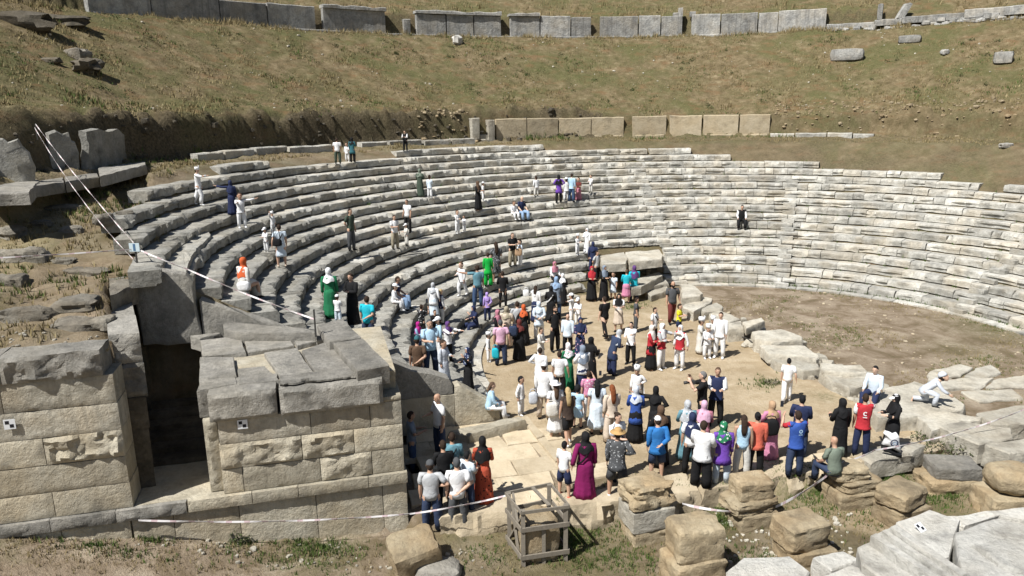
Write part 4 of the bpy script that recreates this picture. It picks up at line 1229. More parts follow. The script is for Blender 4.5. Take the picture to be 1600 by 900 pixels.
def blades(name, spots, mat, seed, hmin, hmax, nb=5, spread=.06, wd=.012):
    rg = random.Random(seed)
    v, f = [], []
    for (x, y, z, k) in spots:
        for _ in range(nb):
            a = rg.uniform(0, 6.28); r_ = rg.uniform(0, spread); h = rg.uniform(hmin, hmax) * k
            bx, by = x + r_ * math.cos(a), y + r_ * math.sin(a)
            lx, ly = rg.uniform(-.5, .5) * h, rg.uniform(-.5, .5) * h
            c, s_ = math.cos(a + 1), math.sin(a + 1)
            b0 = len(v)
            ww = wd * (.6 + k * .6)
            v += [(bx - c * ww, by - s_ * ww, z - .02), (bx + c * ww, by + s_ * ww, z - .02), (bx + lx, by + ly, z + h)]
            f.append([b0, b0 + 1, b0 + 2])
    me = mesh(name, v, f)
    return tag(link(name, me, mat), kind='stuff')

def grass_mat(name, cols):
    m, t, b = newmat(name)
    p = worldpos(t)
    n = noise_(t, 2.2, 5, .7, p)
    t.links.new(ramp(t, n, [(.3 + .4 * i / (len(cols) - 1), c) for i, c in enumerate(cols)]), b.inputs['Base Color'])
    b.inputs['Roughness'].default_value = .8
    b.inputs['Specular IOR Level'].default_value = .15
    return m
M_DRY = grass_mat('dry_grass', [(.10, .10, .035), (.21, .165, .08), (.30, .24, .13), (.38, .32, .19)])
M_GREEN = grass_mat('green_grass', [(.045, .075, .018), (.075, .115, .028), (.12, .15, .045)])
M_STRAW = grass_mat('straw_turf', [(.11, .10, .04), (.20, .16, .075), (.28, .225, .12), (.40, .34, .20)])
def ring_spots(n, a0, a1, r0, r1, seed, thr=None):
    rg = np.random.default_rng(seed)
    a, r = np.radians(rg.uniform(a0, a1, n)), np.sqrt(rg.uniform(r0 ** 2, r1 ** 2, n))
    x, y = CX + r * np.cos(a), CY + r * np.sin(a)
    k = .3 + np.clip(1.8 * fbm(x * .6, y * .6, 31) + .5, 0, 1.7)
    if thr is not None:
        m = fbm(x * .5, y * .5, 5) > thr
        x, y, k = x[m], y[m], k[m]
    z = ground_h(x, y)
    return list(zip(x, y, z, k))
blades('dry_turf', ring_spots(26000, 20, 200, 26.7, 39.6, 1), M_STRAW, 1, .05, .17, 4, .14, .018)
blades('green_turf', ring_spots(9000, 20, 200, 26.7, 39.6, 2, .08), M_GREEN, 2, .05, .18, 4, .16, .02)
blades('terrace_turf', ring_spots(2600, 30, 165, 38.4, 39.7, 3) + ring_spots(3500, 30, 150, 40.6, 48, 4), M_DRY, 3, .12, .4, 5, .12, .018)
blades('walkway_turf', ring_spots(5000, 40, 195, 23.6, 26.3, 5), M_DRY, 5, .04, .14, 4, .08, .014)
blades('walkway_weeds', ring_spots(900, 60, 185, 25.3, 26.4, 6, .0), M_GREEN, 6, .08, .3, 6, .1, .016)
def px_spots(lst, seed):
    rg = random.Random(seed)
    out = []
    for (px, py, z, rx, ry, n) in lst:
        for _ in range(n):
            x, y = px + rg.gauss(0, rx), py + rg.gauss(0, ry)
            q = at(x, y, z)
            out.append((q[0], q[1], gz(q[0], q[1]), rg.uniform(.6, 1.3)))
    return out
blades('green_grass', px_spots([(500, 858, -.25, 40, 7, 260), (380, 838, 0, 16, 10, 90), (240, 840, .4, 14, 4, 50), (895, 835, -.45, 22, 22, 340), (985, 815, -.45, 35, 16, 300), (1120, 785, -.45, 25, 8, 260), (1128, 815, -.45, 12, 10, 120),
                               (1245, 762, -.45, 28, 7, 330), (1390, 742, -.45, 16, 6, 180), (1450, 770, -.45, 30, 10, 160), (1490, 770, -.45, 20, 12, 150), (1290, 775, -.45, 20, 6, 120), (985, 478, 0, 16, 4, 120), (1185, 600, 0, 14, 6, 60), (960, 870, -.45, 50, 14, 260), (1060, 800, -.45, 60, 20, 200), (1300, 800, -.45, 90, 20, 260), (1180, 870, -.45, 40, 12, 90), (760, 868, -.45, 30, 12, 90), (450, 880, -.2, 60, 8, 120), (150, 850, .6, 60, 6, 120)], 1), M_GREEN, 7, .03, .12, 5, .09, .011)
blades('dry_grass', px_spots([(60, 870, .6, 60, 14, 140), (300, 860, .1, 80, 16, 200), (800, 870, -.45, 60, 16, 160), (1050, 840, -.45, 110, 30, 500), (1300, 810, -.45, 100, 25, 500), (150, 855, .6, 120, 12, 300), (450, 865, -.2, 90, 10, 250)], 2), M_DRY, 8, .03, .1, 4, .06, .009)
of = []
rg5 = np.random.default_rng(18)
xs, ys = rg5.uniform(8, 21, 9000), rg5.uniform(19, 37, 9000)
m = (np.hypot(xs - CX, ys - CY) < R0 - .05) & (xs > np.interp(ys, [q[1] for q in DIV][::-1], [q[0] for q in DIV][::-1]) + .5) & (fbm(xs * .55, ys * .55, 61) > -.02)
of = list(zip(xs[m], ys[m], ground_h(xs[m], ys[m]), .4 + np.clip(fbm(xs[m], ys[m], 8) + .4, 0, 1)))
blades('orchestra_turf', of, M_STRAW, 12, .03, .09, 4, .1, .012)
blades('orchestra_weeds', [s for s in of if fbm(s[0] * .4, s[1] * .4, 63) > .22], M_GREEN, 13, .03, .1, 4, .1, .012)
scatter_rocks('orchestra_pebbles', 260, lambda rg: (lambda a, r: (CX + r * math.cos(a), CY + r * math.sin(a)))(rg.uniform(-.6, 1.9), R0 * rg.uniform(.15, .99)), .03, .09, M_PAVE, 14)
fl = []
rg4 = np.random.default_rng(8)
xs, ys = rg4.uniform(-22, -7, 5200), rg4.uniform(13, 34, 5200)
ss, ds = sd(xs, ys)
rr = np.hypot(xs - CX, ys - CY)
m = (ds > .9) & (ss < -6.1) & (rr < 25.5) & (fbm(xs * .6, ys * .6, 77) > -.25)
m &= ~((rr < 23.2) & (np.degrees(np.arctan2(ys - CY, xs - CX)) % 360 < 176))
xs, ys = xs[m], ys[m]
fl = list(zip(xs, ys, ground_h(xs, ys), .5 + np.clip(fbm(xs, ys, 3) + .5, 0, 1.1)))
blades('flank_grass', fl, M_STRAW, 9, .05, .17, 5, .1, .013)
blades('flank_weeds', [s for s in fl if fbm(s[0] * .5, s[1] * .5, 41) > .15], M_GREEN, 10, .06, .2, 5, .1, .014)

sp = []
rgw = random.Random(3)
for i in range(520):
    if i < 170: rr_, aa, z = R0 + rgw.uniform(.30, .42), rgw.uniform(8, 88), .07
    else:
        k = rgw.randrange(0, 15)
        rr_, aa, z = lip(k) + DR - .03, rgw.uniform(10, 150), tread(k)
        if not any(b_ <= aa <= a for b_, a in ROW_AZ[k]): continue
    q = pol(rr_, aa, z)
    sp.append((q[0], q[1], z, rgw.uniform(.5, 1.3)))
blades('seat_weeds', sp, M_GREEN, 11, .06, .2, 5, .09, .012)
def scrub(n, seed):
    rg = random.Random(seed)
    v, f = [], []
    for x, y, z, k in ring_spots(n, 20, 195, 26.8, 39.4, seed, .1):
        R_ = rg.uniform(.12, .38)
        for i in range(26):
            a, rr_ = rg.uniform(0, 6.28), R_ * rg.random() ** .5
            c = Vector((x + rr_ * math.cos(a), y + rr_ * math.sin(a), z + rg.uniform(0, .28) * (1 - rr_ / R_ * .6)))
            d1 = Vector((rg.gauss(0, 1), rg.gauss(0, 1), rg.gauss(0, 1))).normalized() * rg.uniform(.03, .07)
            d2 = Vector((rg.gauss(0, 1), rg.gauss(0, 1), rg.gauss(0, 1))).normalized() * rg.uniform(.02, .05)
            b0 = len(v)
            v += [tuple(c - d1), tuple(c + d2), tuple(c + d1), tuple(c - d2)]
            f.append([b0, b0 + 1, b0 + 2, b0 + 3])
    tag(link('low_scrub', mesh('low_scrub', v, f), M_SCRUB), kind='stuff')
M_SCRUB = grass_mat('scrub_leaf', [(.03, .042, .016), (.06, .075, .028), (.11, .115, .05)])
scrub(700, 15)

M_LEAF = grass_mat('shrub_leaf', [(.035, .05, .02), (.07, .085, .035), (.13, .13, .07)])
def shrub(x, y, zg, w_, h_, lab, seed, n=420):
    rg = random.Random(seed)
    q = at(x, y, zg)
    r_ = thing('shrub', (q[0], q[1], zg), lab, 'shrub')
    v, f = [], []
    for i in range(n):
        a, u, rr_ = rg.uniform(0, 6.28), rg.random(), rg.random() ** .5
        px, py, pz = w_ * rr_ * math.cos(a), w_ * .7 * rr_ * math.sin(a), h_ * u * (1 - .5 * rr_) * (1 + .4 * math.sin(a * 3))
        s = rg.uniform(.02, .055)
        d1 = Vector((rg.gauss(0, 1), rg.gauss(0, 1), rg.gauss(0, 1))).normalized() * s
        d2 = Vector((rg.gauss(0, 1), rg.gauss(0, 1), rg.gauss(0, 1))).normalized() * s * .6
        b0 = len(v); c = Vector((px, py, pz))
        v += [tuple(c - d1), tuple(c + d2), tuple(c + d1), tuple(c - d2)]
        f.append([b0, b0 + 1, b0 + 2, b0 + 3])
    link('foliage', mesh('foliage', v, f), M_LEAF, r_)
    parts = []
    for i in range(9):
        a = i * .7
        parts.append(beam((0, 0, -.05), (w_ * .7 * math.cos(a), w_ * .5 * math.sin(a), h_ * .7), .012, .012))
    link('stem', mesh('stem', *merge(parts)), M_WOOD, r_)
shrub(1488, 712, -.1, .75, .55, 'straggly grey green shrub among the blocks beside the woman in black, right', 1, 520)
shrub(1445, 690, 0, .4, .3, 'small low shrub left of the straggly one at the right', 2, 220)
shrub(1205, 600, 0, .35, .18, 'dark weedy clump at the edge of the fallen blocks', 3, 180)
shrub(372, 842, .0, .3, .3, 'green weed clump at the foot of the platform wall', 4, 220)
# ---------------------------------------------------------------- people: one skeleton, posed; body, clothes, hair built over it (unit height)
def tube(path, radii, n=10, ref=(1, 0, 0), pleat=0, amp=None):
    v, f = [], []
    path = [Vector(p) for p in path]
    m = len(path)
    for i, p in enumerate(path):
        t = (path[min(i + 1, m - 1)] - path[max(i - 1, 0)]).normalized()
        x = Vector(ref) - t * t.dot(Vector(ref))
        if x.length < .2: x = Vector((0, 1, 0)) - t * t.y
        x.normalize()
        y = t.cross(x)
        r = radii[i]
        rx, ry = (r, r) if not isinstance(r, tuple) else r
        for j in range(n):
            a = 2 * math.pi * j / n
            k = 1 + (amp[i] * math.cos(pleat * a + i * .3) if amp else 0)
            v.append(tuple(p + x * rx * k * math.cos(a) + y * ry * k * math.sin(a)))
    for i in range(m - 1):
        for j in range(n):
            k = (j + 1) % n
            f.append([i * n + j, i * n + k, (i + 1) * n + k, (i + 1) * n + j])
    f.append([j for j in range(n)][::-1]); f.append([(m - 1) * n + j for j in range(n)])
    return v, f

ARM = {'d': ((.16, .03, -1), (.06, .22, -1)), 'h': ((.75, -.35, -.8), (-.75, .5, -.35)), 'f': ((.18, .3, -.9), (-.42, .9, .18)), 'p': ((.35, .75, -.45), (-.35, .4, .85)), 'o': ((1, .15, .08), (1, .2, .25)),
       'r': ((.2, .95, -.2), (-.05, 1, .15)), 'b': ((.25, -.35, -.9), (-.65, -.25, -.35)), 't': ((.2, .35, -.9), (-.15, .85, -.45)), 'c': ((.25, .3, -.9), (-.9, .5, .1)), 'u': ((.6, .5, .55), (.1, .2, 1)), 's': ((.35, -.25, -.9), (.15, .2, -1))}
_pose = {}
def pose(arms, legs, kid):
    key = (arms, legs, kid)
    if key in _pose: return _pose[key]
    J = {}
    lz, tl, sl = (.53, .245, .235) if not kid else (.475, .215, .215)
    lean = {'i': .12, 'k': .75, 'n': .35}.get(legs, 0.0)
    P = Vector((0, 0, {'i': .085, 'k': .30}.get(legs, lz)))
    R = Matrix.Rotation(-lean, 3, 'X')
    k = 1 if not kid else .93
    up = lambda x, y, z: P + R @ Vector((x * k, y, z * k))
    J['P'] = P
    J['spine'] = [up(0, 0, -.05), up(0, 0, .02), up(0, .004, .09), up(0, .004, .17), up(0, -.004, .24), up(0, -.006, .285), up(0, -.004, .312)]
    J['neck'] = [up(0, -.006, .29), up(0, .004, .335)]
    hs = 1.0 if not kid else 1.32
    hb = {'k': -.55, 'n': .35, 'i': .1}.get(legs, .06 if 'p' not in arms else 0)
    hc = up(0, .012, .335) + Matrix.Rotation(-lean * .5, 3, 'X') @ Vector((0, .004 + .03 * (hb > .2), .068 * hs))
    J['head'] = hc; J['hs'] = hs; J['hrot'] = -hb
    for s, c in ((-1, arms[0]), (1, arms[1])):
        sh = up(.10 * s, -.004, .278)
        a, b_ = ARM[c]
        a = (R @ Vector((a[0] * s, a[1], a[2]))).normalized(); b_ = (R @ Vector((b_[0] * s, b_[1], b_[2]))).normalized()
        el = sh + a * .165 * k; wr = el + b_ * .14 * k
        J['arm', s] = [sh, el, wr, b_]
        hp = up(.05 * s, 0, -.02)
        d1, d2 = {'s': (Vector((.10 * s, .01, -1)), Vector((.02 * s, -.02, -1))), 'n': (Vector((.08 * s, .0, -1)), Vector((.02 * s, -.02, -1))), 'w': (Vector((.04 * s, .38 * s, -1)), Vector((0, -.16 if s > 0 else -.5, -1))),
                  'i': (Vector((.22 * s, 1, .02)), Vector((-.04 * s, .12, -1))), 'k': (Vector((.2, 1, -.25)), Vector((0, -.15, -1))) if s > 0 else (Vector((-.1, .25, -1)), Vector((0, -1, -.12))),
                  'l': (Vector((.16 * s, .05, -1)), Vector((.04 * s, -.02, -1)))}[legs]
        d1.normalize(); d2.normalize()
        kn = hp + d1 * tl; an = kn + d2 * sl
        J['leg', s] = [hp, kn, an, d2]
    _pose[key] = J
    return J

def lerp(a, b_, t): return a + (b_ - a) * t
def footdir(J, s):
    d = J['leg', s][3]
    fd = Vector((.12 * s, 1, 0)) if abs(d.z) > .5 else Vector((0, -.3, -1))
    return fd.normalized()

def hand(wr, d, s):
    """palm, four unequal fingers with a bend, thumb from the side near its root"""
    d = d.normalized()
    side = Vector((0, 1, 0)) - d * d.y
    if side.length < .3: side = Vector((-s, 0, 0)) - d * (-s * d.x)
    side.normalize()
    nn = d.cross(side)
    if nn.x * -s < 0: nn = -nn
    parts = [tube([wr - d * .01, wr + d * .02, wr + d * .052], [(.013, .011), (.022, .011), (.021, .009)], 8, side)]
    for i, (o, L) in enumerate(((.0165, .040), (.0055, .046), (-.0055, .043), (-.0165, .033))):
        b0 = wr + d * .048 + side * o
        m1 = b0 + (d + side * o * 4 + nn * .15).normalized() * L * .55
        parts.append(tube([b0 - d * .01, m1, m1 + (d * .8 + nn * .6).normalized() * L * .5], [.0056, .0054, .0042], 6, side))
    t0 = wr + d * .018 + side * .018
    t1 = t0 + (d * .6 + side * .8).normalized() * .024
    parts.append(tube([t0 - side * .012, t1, t1 + (d * .9 + side * .25 + nn * .2).normalized() * .02], [.008, .0066, .005], 6, nn))
    return parts

def headrings(J, grow=0.0):
    return [(-.068, .016, .018, .020), (-.058, .027, .030, .016), (-.04, .035, .041, .009), (-.012, .0405, .049, .002), (.018, .043, .054, -.002), (.042, .038, .048, -.004), (.058, .026, .034, -.004), (.066, .008, .010, -.004)]

_mesh = {}
def finish(name, parts, wr=0.0, vox=None, smooth=True):
    v, f = merge(parts)
    if wr:
        v = [(p[0] + wr * nz(p, 16, 1), p[1] + wr * nz(p, 16, 2), p[2] + wr * .4 * nz(p, 16, 3)) for p in v]
    me = mesh(name, v, f, smooth)
    if vox:
        o = bpy.data.objects.new('tmp', me); COL.objects.link(o)
        md = o.modifiers.new('r', 'REMESH'); md.mode = 'VOXEL'; md.voxel_size = vox
        sm = o.modifiers.new('s', 'SMOOTH'); sm.factor = .4; sm.iterations = 2
        dc = o.modifiers.new('d', 'DECIMATE'); dc.ratio = .17
        dg = bpy.context.evaluated_depsgraph_get()
        me2 = bpy.data.meshes.new_from_object(o.evaluated_get(dg))
        me2.name = name
        bpy.data.objects.remove(o); bpy.data.meshes.remove(me)
        me2.polygons.foreach_set('use_smooth', [True] * len(me2.polygons))
        me = me2
    me.materials.append(None)
    return me

def body_mesh(arms, legs, kid):
    key = ('body', arms, legs, kid)
    if key in _mesh: return _mesh[key]
    J = pose(arms, legs, kid)
    parts = [tube(J['spine'], [(.07, .052), (.086, .062), (.074, .054), (.086, .058), (.094, .056), (.07, .048), (.034, .034)], 14),
             tube(J['neck'] + [J['head'] + Vector((0, -.004, -.02))], [.036, .031, .034], 10)]
    R = Matrix.Rotation(J['hrot'], 3, 'X')
    hs = J['hs']
    H = lambda x, y, z: J['head'] + R @ Vector((x, y, z)) * hs
    parts.append(tube([H(0, y, z) for z, rx, ry, y in headrings(J)], [(rx * hs, ry * hs) for z, rx, ry, y in headrings(J)], 14))
    parts.append(tube([H(0, .040, .010), H(0, .058, -.012), H(0, .050, -.020)], [.004 * hs, .008 * hs, .006 * hs], 6))
    for s in (-1, 1):
        parts.append(tube([H(.040 * s, -.004, -.02), H(.047 * s, -.006, -.002), H(.043 * s, -.006, .014)], [.005 * hs, .009 * hs, .005 * hs], 6))
        sh, el, wr, d = J['arm', s]
        parts.append(tube([sh - Vector((.03 * s, 0, .0)), sh, lerp(sh, el, .45), el, lerp(el, wr, .35), wr], [.027, .031, .029, .025, .026, .017], 10, (0, 1, 0)))
        parts += hand(wr, d, s)
        hp, kn, an, d2 = J['leg', s]
        parts.append(tube([hp + (hp - kn) * .12, hp, lerp(hp, kn, .5), kn, lerp(kn, an, .32), lerp(kn, an, .75), an], [.05, .058, .05, .036, .036, .026, .021], 12))
        fd = footdir(J, s)
        parts.append(tube([an - fd * .025 - Vector((0, 0, .02)), an + fd * .03 - Vector((0, 0, .022)), an + fd * .09 - Vector((0, 0, .034))], [(.02, .022), (.022, .02), (.022, .01)], 8, (1, 0, 0)))
    _mesh[key] = finish('body', parts, vox=.0062)
    return _mesh[key]

def torso_parts(J, hem, g, neck=True):
    sp = J['spine']
    P, ax = sp[1], (sp[3] - sp[1]).normalized()
    z0 = hem
    path, rad = [], []
    if z0 < -.05:
        nstep = max(1, int((-.04 - z0) / .06))
        for i in range(nstep):
            zz = z0 + (-.04 - z0) * i / nstep
            dn = Vector((0, 0, -1)) * -(zz) if False else (P + Vector((0, 0, zz)))
            path.append(dn); q = (zz - z0) / max(1e-6, (-.04 - z0))
            rad.append((g * (.098 + .022 * (1 - q) * min(1, -z0 / .15)), g * (.076 + .022 * (1 - q) * min(1, -z0 / .15))))
    path += [sp[0], sp[1], sp[2], sp[3], sp[4], sp[5], sp[6]]
    rad += [(.096 * g, .074 * g), (.094 * g, .071 * g), (.087 * g, .065 * g), (.096 * g, .068 * g), (.103 * g, .065 * g), (.080 * g, .054 * g), (.042, .042)]
    return tube(path, rad, 16)

def sleeve(J, s, frac, r0, r1):
    sh, el, wr, d = J['arm', s]
    a = sh - Vector((.055 * s, 0, -.012)); sh = sh + Vector((.001 * s, 0, .002))
    if frac <= 1:
        return tube([a, sh + Vector((.004 * s, 0, .004)), lerp(sh, el, frac * .6), lerp(sh, el, frac)], [.024, r0 * .94, r0 * .98, r1], 10, (0, 1, 0))
    return tube([a, sh + Vector((.004 * s, 0, .004)), lerp(sh, el, .5), el, lerp(el, wr, .5), lerp(el, wr, frac - 1)], [.024, r0 * .94, r0 * .92, r0 * .86, (r0 + r1) / 2 * .86, r1], 10, (0, 1, 0))

def garment(kind, arms, legs, kid):
    key = (kind, arms, legs, kid)
    if key in _mesh: return _mesh[key]
    J = pose(arms, legs, kid)
    parts, nm, wr = [], kind, .014
    if kind in ('tee', 'shirt', 'tunic', 'loose', 'tank'):
        hem = {'tee': -.07, 'shirt': -.085, 'tunic': -.20, 'loose': -.12, 'tank': -.03}[kind]
        if legs == 'i': hem = max(hem, -.055)
        parts.append(torso_parts(J, hem, {'loose': 1.16, 'tunic': 1.1, 'tank': 1.0}.get(kind, 1.07)))
        if kind != 'tank':
            for s in (-1, 1):
                parts.append(sleeve(J, s, .74 if kind == 'tee' else 1.9, .0395 if kind != 'loose' else .046, .038 if kind == 'tee' else .025))
        nm = {'tank': 'top', 'loose': 'shirt', 'tee': 't_shirt'}.get(kind, kind)
    elif kind == 'vest':
        parts.append(torso_parts(J, -.09 if legs != 'i' else -.05, 1.13))
        for s in (-1, 1): parts.append(sleeve(J, s, .10, .042, .044))
    elif kind in ('trousers', 'wide', 'shorts', 'slim'):
        sp = J['spine']
        parts.append(tube([sp[0] + Vector((0, 0, -.025)), sp[0], sp[1], lerp(sp[1], sp[2], .45)], [(.075, .06), (.094, .071), (.090, .067), (.080, .060)], 14))
        for s in (-1, 1):
            hp, kn, an, d2 = J['leg', s]
            a, b_, c = {'wide': (.066, .062, .064), 'slim': (.06, .043, .030)}.get(kind, (.064, .052, .043))
            if kind == 'shorts': parts.append(tube([hp + (hp - kn) * .14, hp, lerp(hp, kn, .5), lerp(hp, kn, .98)], [.045, .056, .062, .060], 12))
            else: parts.append(tube([hp + (hp - kn) * .14, hp, lerp(hp, kn, .5), kn, lerp(kn, an, .5), lerp(kn, an, .98)], [.045, a * .84, (a + b_) / 2, b_, (b_ + c) / 2, c], 12))
        nm = 'trousers' if kind != 'shorts' else 'shorts'
    if kind in ('skirt', 'midi', 'gown', 'robe', 'kneedress', 'sundress'):
        sp = J['spine']
        full = kind in ('gown', 'robe', 'kneedress', 'sundress')
        if full:
            parts.append(torso_parts(J, -.05, 1.06 if kind != 'robe' else 1.14))
            for s in (-1, 1): parts.append(sleeve(J, s, 1.9 if kind in ('gown', 'robe') else .6, .040 if kind != 'robe' else .048, .032 if kind in ('gown', 'robe') else .046))
        hem = {'midi': .2, 'kneedress': .24, 'sundress': .12}.get(kind, .022)
        if legs == 'i':
            kl, kr = J['leg', -1], J['leg', 1]
            kn, an = (kl[1] + kr[1]) / 2, (kl[2] + kr[2]) / 2
            parts.append(tube([sp[1] + Vector((0, -.04, 0)), sp[1] + Vector((0, .08, -.01)), kn + Vector((0, -.03, .02)), kn + Vector((0, .03, -.03)), lerp(kn, an, .5) + Vector((0, .02, 0)), lerp(kn, an, .95)], [(.095, .07), (.115, .075), (.11, .06), (.115, .065), (.12, .07), (.13, .08)], 16))
        else:
            P = sp[1]
            zt = P.z + .045
            wb = {'kneedress': .118, 'midi': .14, 'robe': .145, 'sundress': .15}.get(kind, .15)
            rows_, rad, am = [], [], []
            for i in range(8):
                q = i / 7
                z = zt + (hem - zt) * q
                rows_.append(Vector((0, .012 * math.sin(q * 2), z)))
                rr_ = .084 + (wb - .084) * (q ** .8) + (.012 if 0.05 < q < .4 else 0)
                rad.append((rr_, rr_ * .82)); am.append(.075 * q if kind != 'robe' else .045 * q)
            parts.append(tube(rows_, rad, 36, pleat=9, amp=am))
        nm = {'gown': 'dress', 'kneedress': 'dress', 'sundress': 'dress', 'midi': 'skirt'}.get(kind, kind)
        wr = .008
    if kind == 'cape':
        sp = J['spine']
        v, f = [], []
        n = 16
        for i, (z, r_, op) in enumerate(((.31, .055, 1.9), (.275, .115, 1.75), (.2, .135, 1.6), (.05, .15, 1.5), (-.1, .165, 1.45), (-.2, .17, 1.45))):
            for j in range(n + 1):
                a = -math.pi / 2 - op + 2 * op * j / n
                rr_ = r_ * (1 + .06 * math.cos(j * 1.9) * (i / 5))
                v.append((rr_ * math.cos(a), rr_ * .85 * math.sin(a) - .005, sp[1].z + z * (.93 if kid else 1)))
        for i in range(5):
            for j in range(n): f.append([i * (n + 1) + j, i * (n + 1) + j + 1, (i + 1) * (n + 1) + j + 1, (i + 1) * (n + 1) + j])
        parts.append((v, f))
    _mesh[key] = finish(nm, parts, wr)
    return _mesh[key]

def shoe_mesh(arms, legs, kid, s):
    key = ('shoe', 'x', legs, kid, s)
    if key not in _mesh:
        J = pose('dd', legs, kid)
        an, fd = J['leg', s][2], footdir(J, s)
        z = Vector((0, 0, 1)) if abs(J['leg', s][3].z) > .5 else Vector((0, -1, .3)).normalized()
        _mesh[key] = finish('shoe', [tube([an - fd * .032 - z * .022, an - fd * .02 - z * .020, an + fd * .025 - z * .02, an + fd * .07 - z * .03, an + fd * .098 - z * .034], [(.014, .014), (.024, .025), (.026, .026), (.027, .015), (.016, .009)], 10)])
    return _mesh[key]

def headgear(kind):
    key = ('hg', kind)
    if key in _mesh: return _mesh[key]
    parts, nm = [], 'hair'
    if kind in ('hair', 'longhair', 'bun'):
        v, f = [], []
        n, m = 18, 9
        for i in range(m + 1):
            ph = math.pi * (i / m) * .80
            for j in range(n):
                th = 2 * math.pi * j / n
                x, y, z = .0485 * math.sin(ph) * math.cos(th), .059 * math.sin(ph) * math.sin(th) - .007, .070 * math.cos(ph) + .004
                if y > .012 and z < .034:
                    k = .72; x *= k; y *= k
                if z < -.02 and y > -.02: x *= .82
                d = 1 + .05 * nz((x, y, z), 40, 3)
                v.append((x * d, y * d, z * d))
        for i in range(m):
            for j in range(n):
                k = (j + 1) % n
                f.append([i * n + j, (i + 1) * n + j, (i + 1) * n + k, i * n + k])
        parts.append((v, f))
        if kind == 'longhair':
            parts.append(tube([(0, -.035, .03), (0, -.055, -.03), (0, -.066, -.10), (0, -.072, -.17), (0, -.072, -.235)], [(.04, .02), (.046, .022), (.046, .020), (.042, .017), (.026, .010)], 12))
        if kind == 'bun': parts.append(tube([(0, -.05, .03), (0, -.07, .038), (0, -.085, .04)], [.015, .024, .012], 8))
    elif kind in ('hijab', 'niqab', 'longscarf'):
        nm = 'headscarf'
        v, f = [], []
        n = 24
        rows_ = [(.078, .004, .004, -.004), (.072, .028, .034, -.006), (.052, .046, .058, -.006), (.026, .053, .066, -.006), (.0, .054, .066, -.007), (-.028, .052, .062, -.006), (-.052, .049, .056, .000), (-.075, .054, .056, .004), (-.098, .078, .064, .0), (-.122, .104, .076, -.002), (-.16, .116, .088, .0), (-.20 if kind != 'longscarf' else -.27, .120, .094, .002)]
        for i, (z, rx, ry, y0) in enumerate(rows_):
            for j in range(n):
                a = 2 * math.pi * j / n
                x, y = rx * math.cos(a), ry * math.sin(a) + y0
                zz = z
                if kind != 'niqab' and -.045 < z < .045 and y > .018 and abs(x) < .037: y = .018 + (y - .018) * .15
                if z < -.11: zz += .02 * math.cos(2 * a + .6) + .012 * math.cos(5 * a) - (.02 if math.sin(a) > .5 else 0)
                k = 1 + .045 * math.cos(7 * a + i) * (i > 6)
                v.append((x * k, y * k, zz))
        m = len(rows_)
        for i in range(m - 1):
            for j in range(n):
                k = (j + 1) % n
                f.append([i * n + j, (i + 1) * n + j, (i + 1) * n + k, i * n + k])
        parts.append((v, f))
    elif kind in ('cap', 'kidcap', 'beanie'):
        nm = 'cap'
        hgt = .5 if kind != 'kidcap' else .55
        path = [(0, -.004, .012), (0, -.004, .034), (0, -.004, .058), (0, -.004, .074), (0, -.004, .080)]
        rad = [(.0485, .059), (.049, .058), (.042, .048), (.024, .028), (.004, .004)]
        if kind == 'kidcap': path, rad = [(0, -.004, .014), (0, -.004, .05), (0, -.004, .086), (0, -.004, .092)], [(.05, .06), (.053, .062), (.055, .062), (.02, .02)]
        parts.append(tube(path, rad, 16))
        if kind == 'cap': parts.append(tube([(0, .038, .022), (0, .07, .017), (0, .098, .008)], [(.042, .005), (.04, .004), (.02, .003)], 12))
        if kind == 'kidcap': parts.append(tube([(.01, .05, .07), (.012, .052, .11), (.02, .04, .135)], [.008, .014, .004], 8))
    elif kind == 'brimhat':
        nm = 'hat'
        parts.append(tube([(0, -.004, .018), (0, -.004, .02), (0, -.004, .026), (0, -.004, .03), (0, -.004, .055), (0, -.004, .078), (0, -.004, .084)], [(.055, .062), (.105, .115), (.103, .113), (.052, .06), (.05, .058), (.042, .05), (.01, .01)], 22))
    _mesh[key] = finish(nm, parts, .002)
    return _mesh[key]

def small_mesh(kind):
    key = ('small', kind)
    if key not in _mesh:
        if kind == 'eye': me = finish('eye', [tube([(-.006, 0, 0), (0, 0, 0), (.006, 0, 0)], [.001, .0045, .001], 6, (0, 1, 0))])
        elif kind == 'mouth': me = finish('mouth', [tube([(-.014, -.004, 0), (0, 0, -.001), (.014, -.004, 0)], [.001, .0035, .001], 6, (0, 1, 0))])
        elif kind == 'beard': me = finish('beard', [tube([(0, .012, -.074), (0, .018, -.056), (0, .014, -.036), (0, .006, -.018)], [(.014, .018), (.032, .037), (.039, .041), (.042, .040)], 14)])
        _mesh[key] = me
    return _mesh[key]

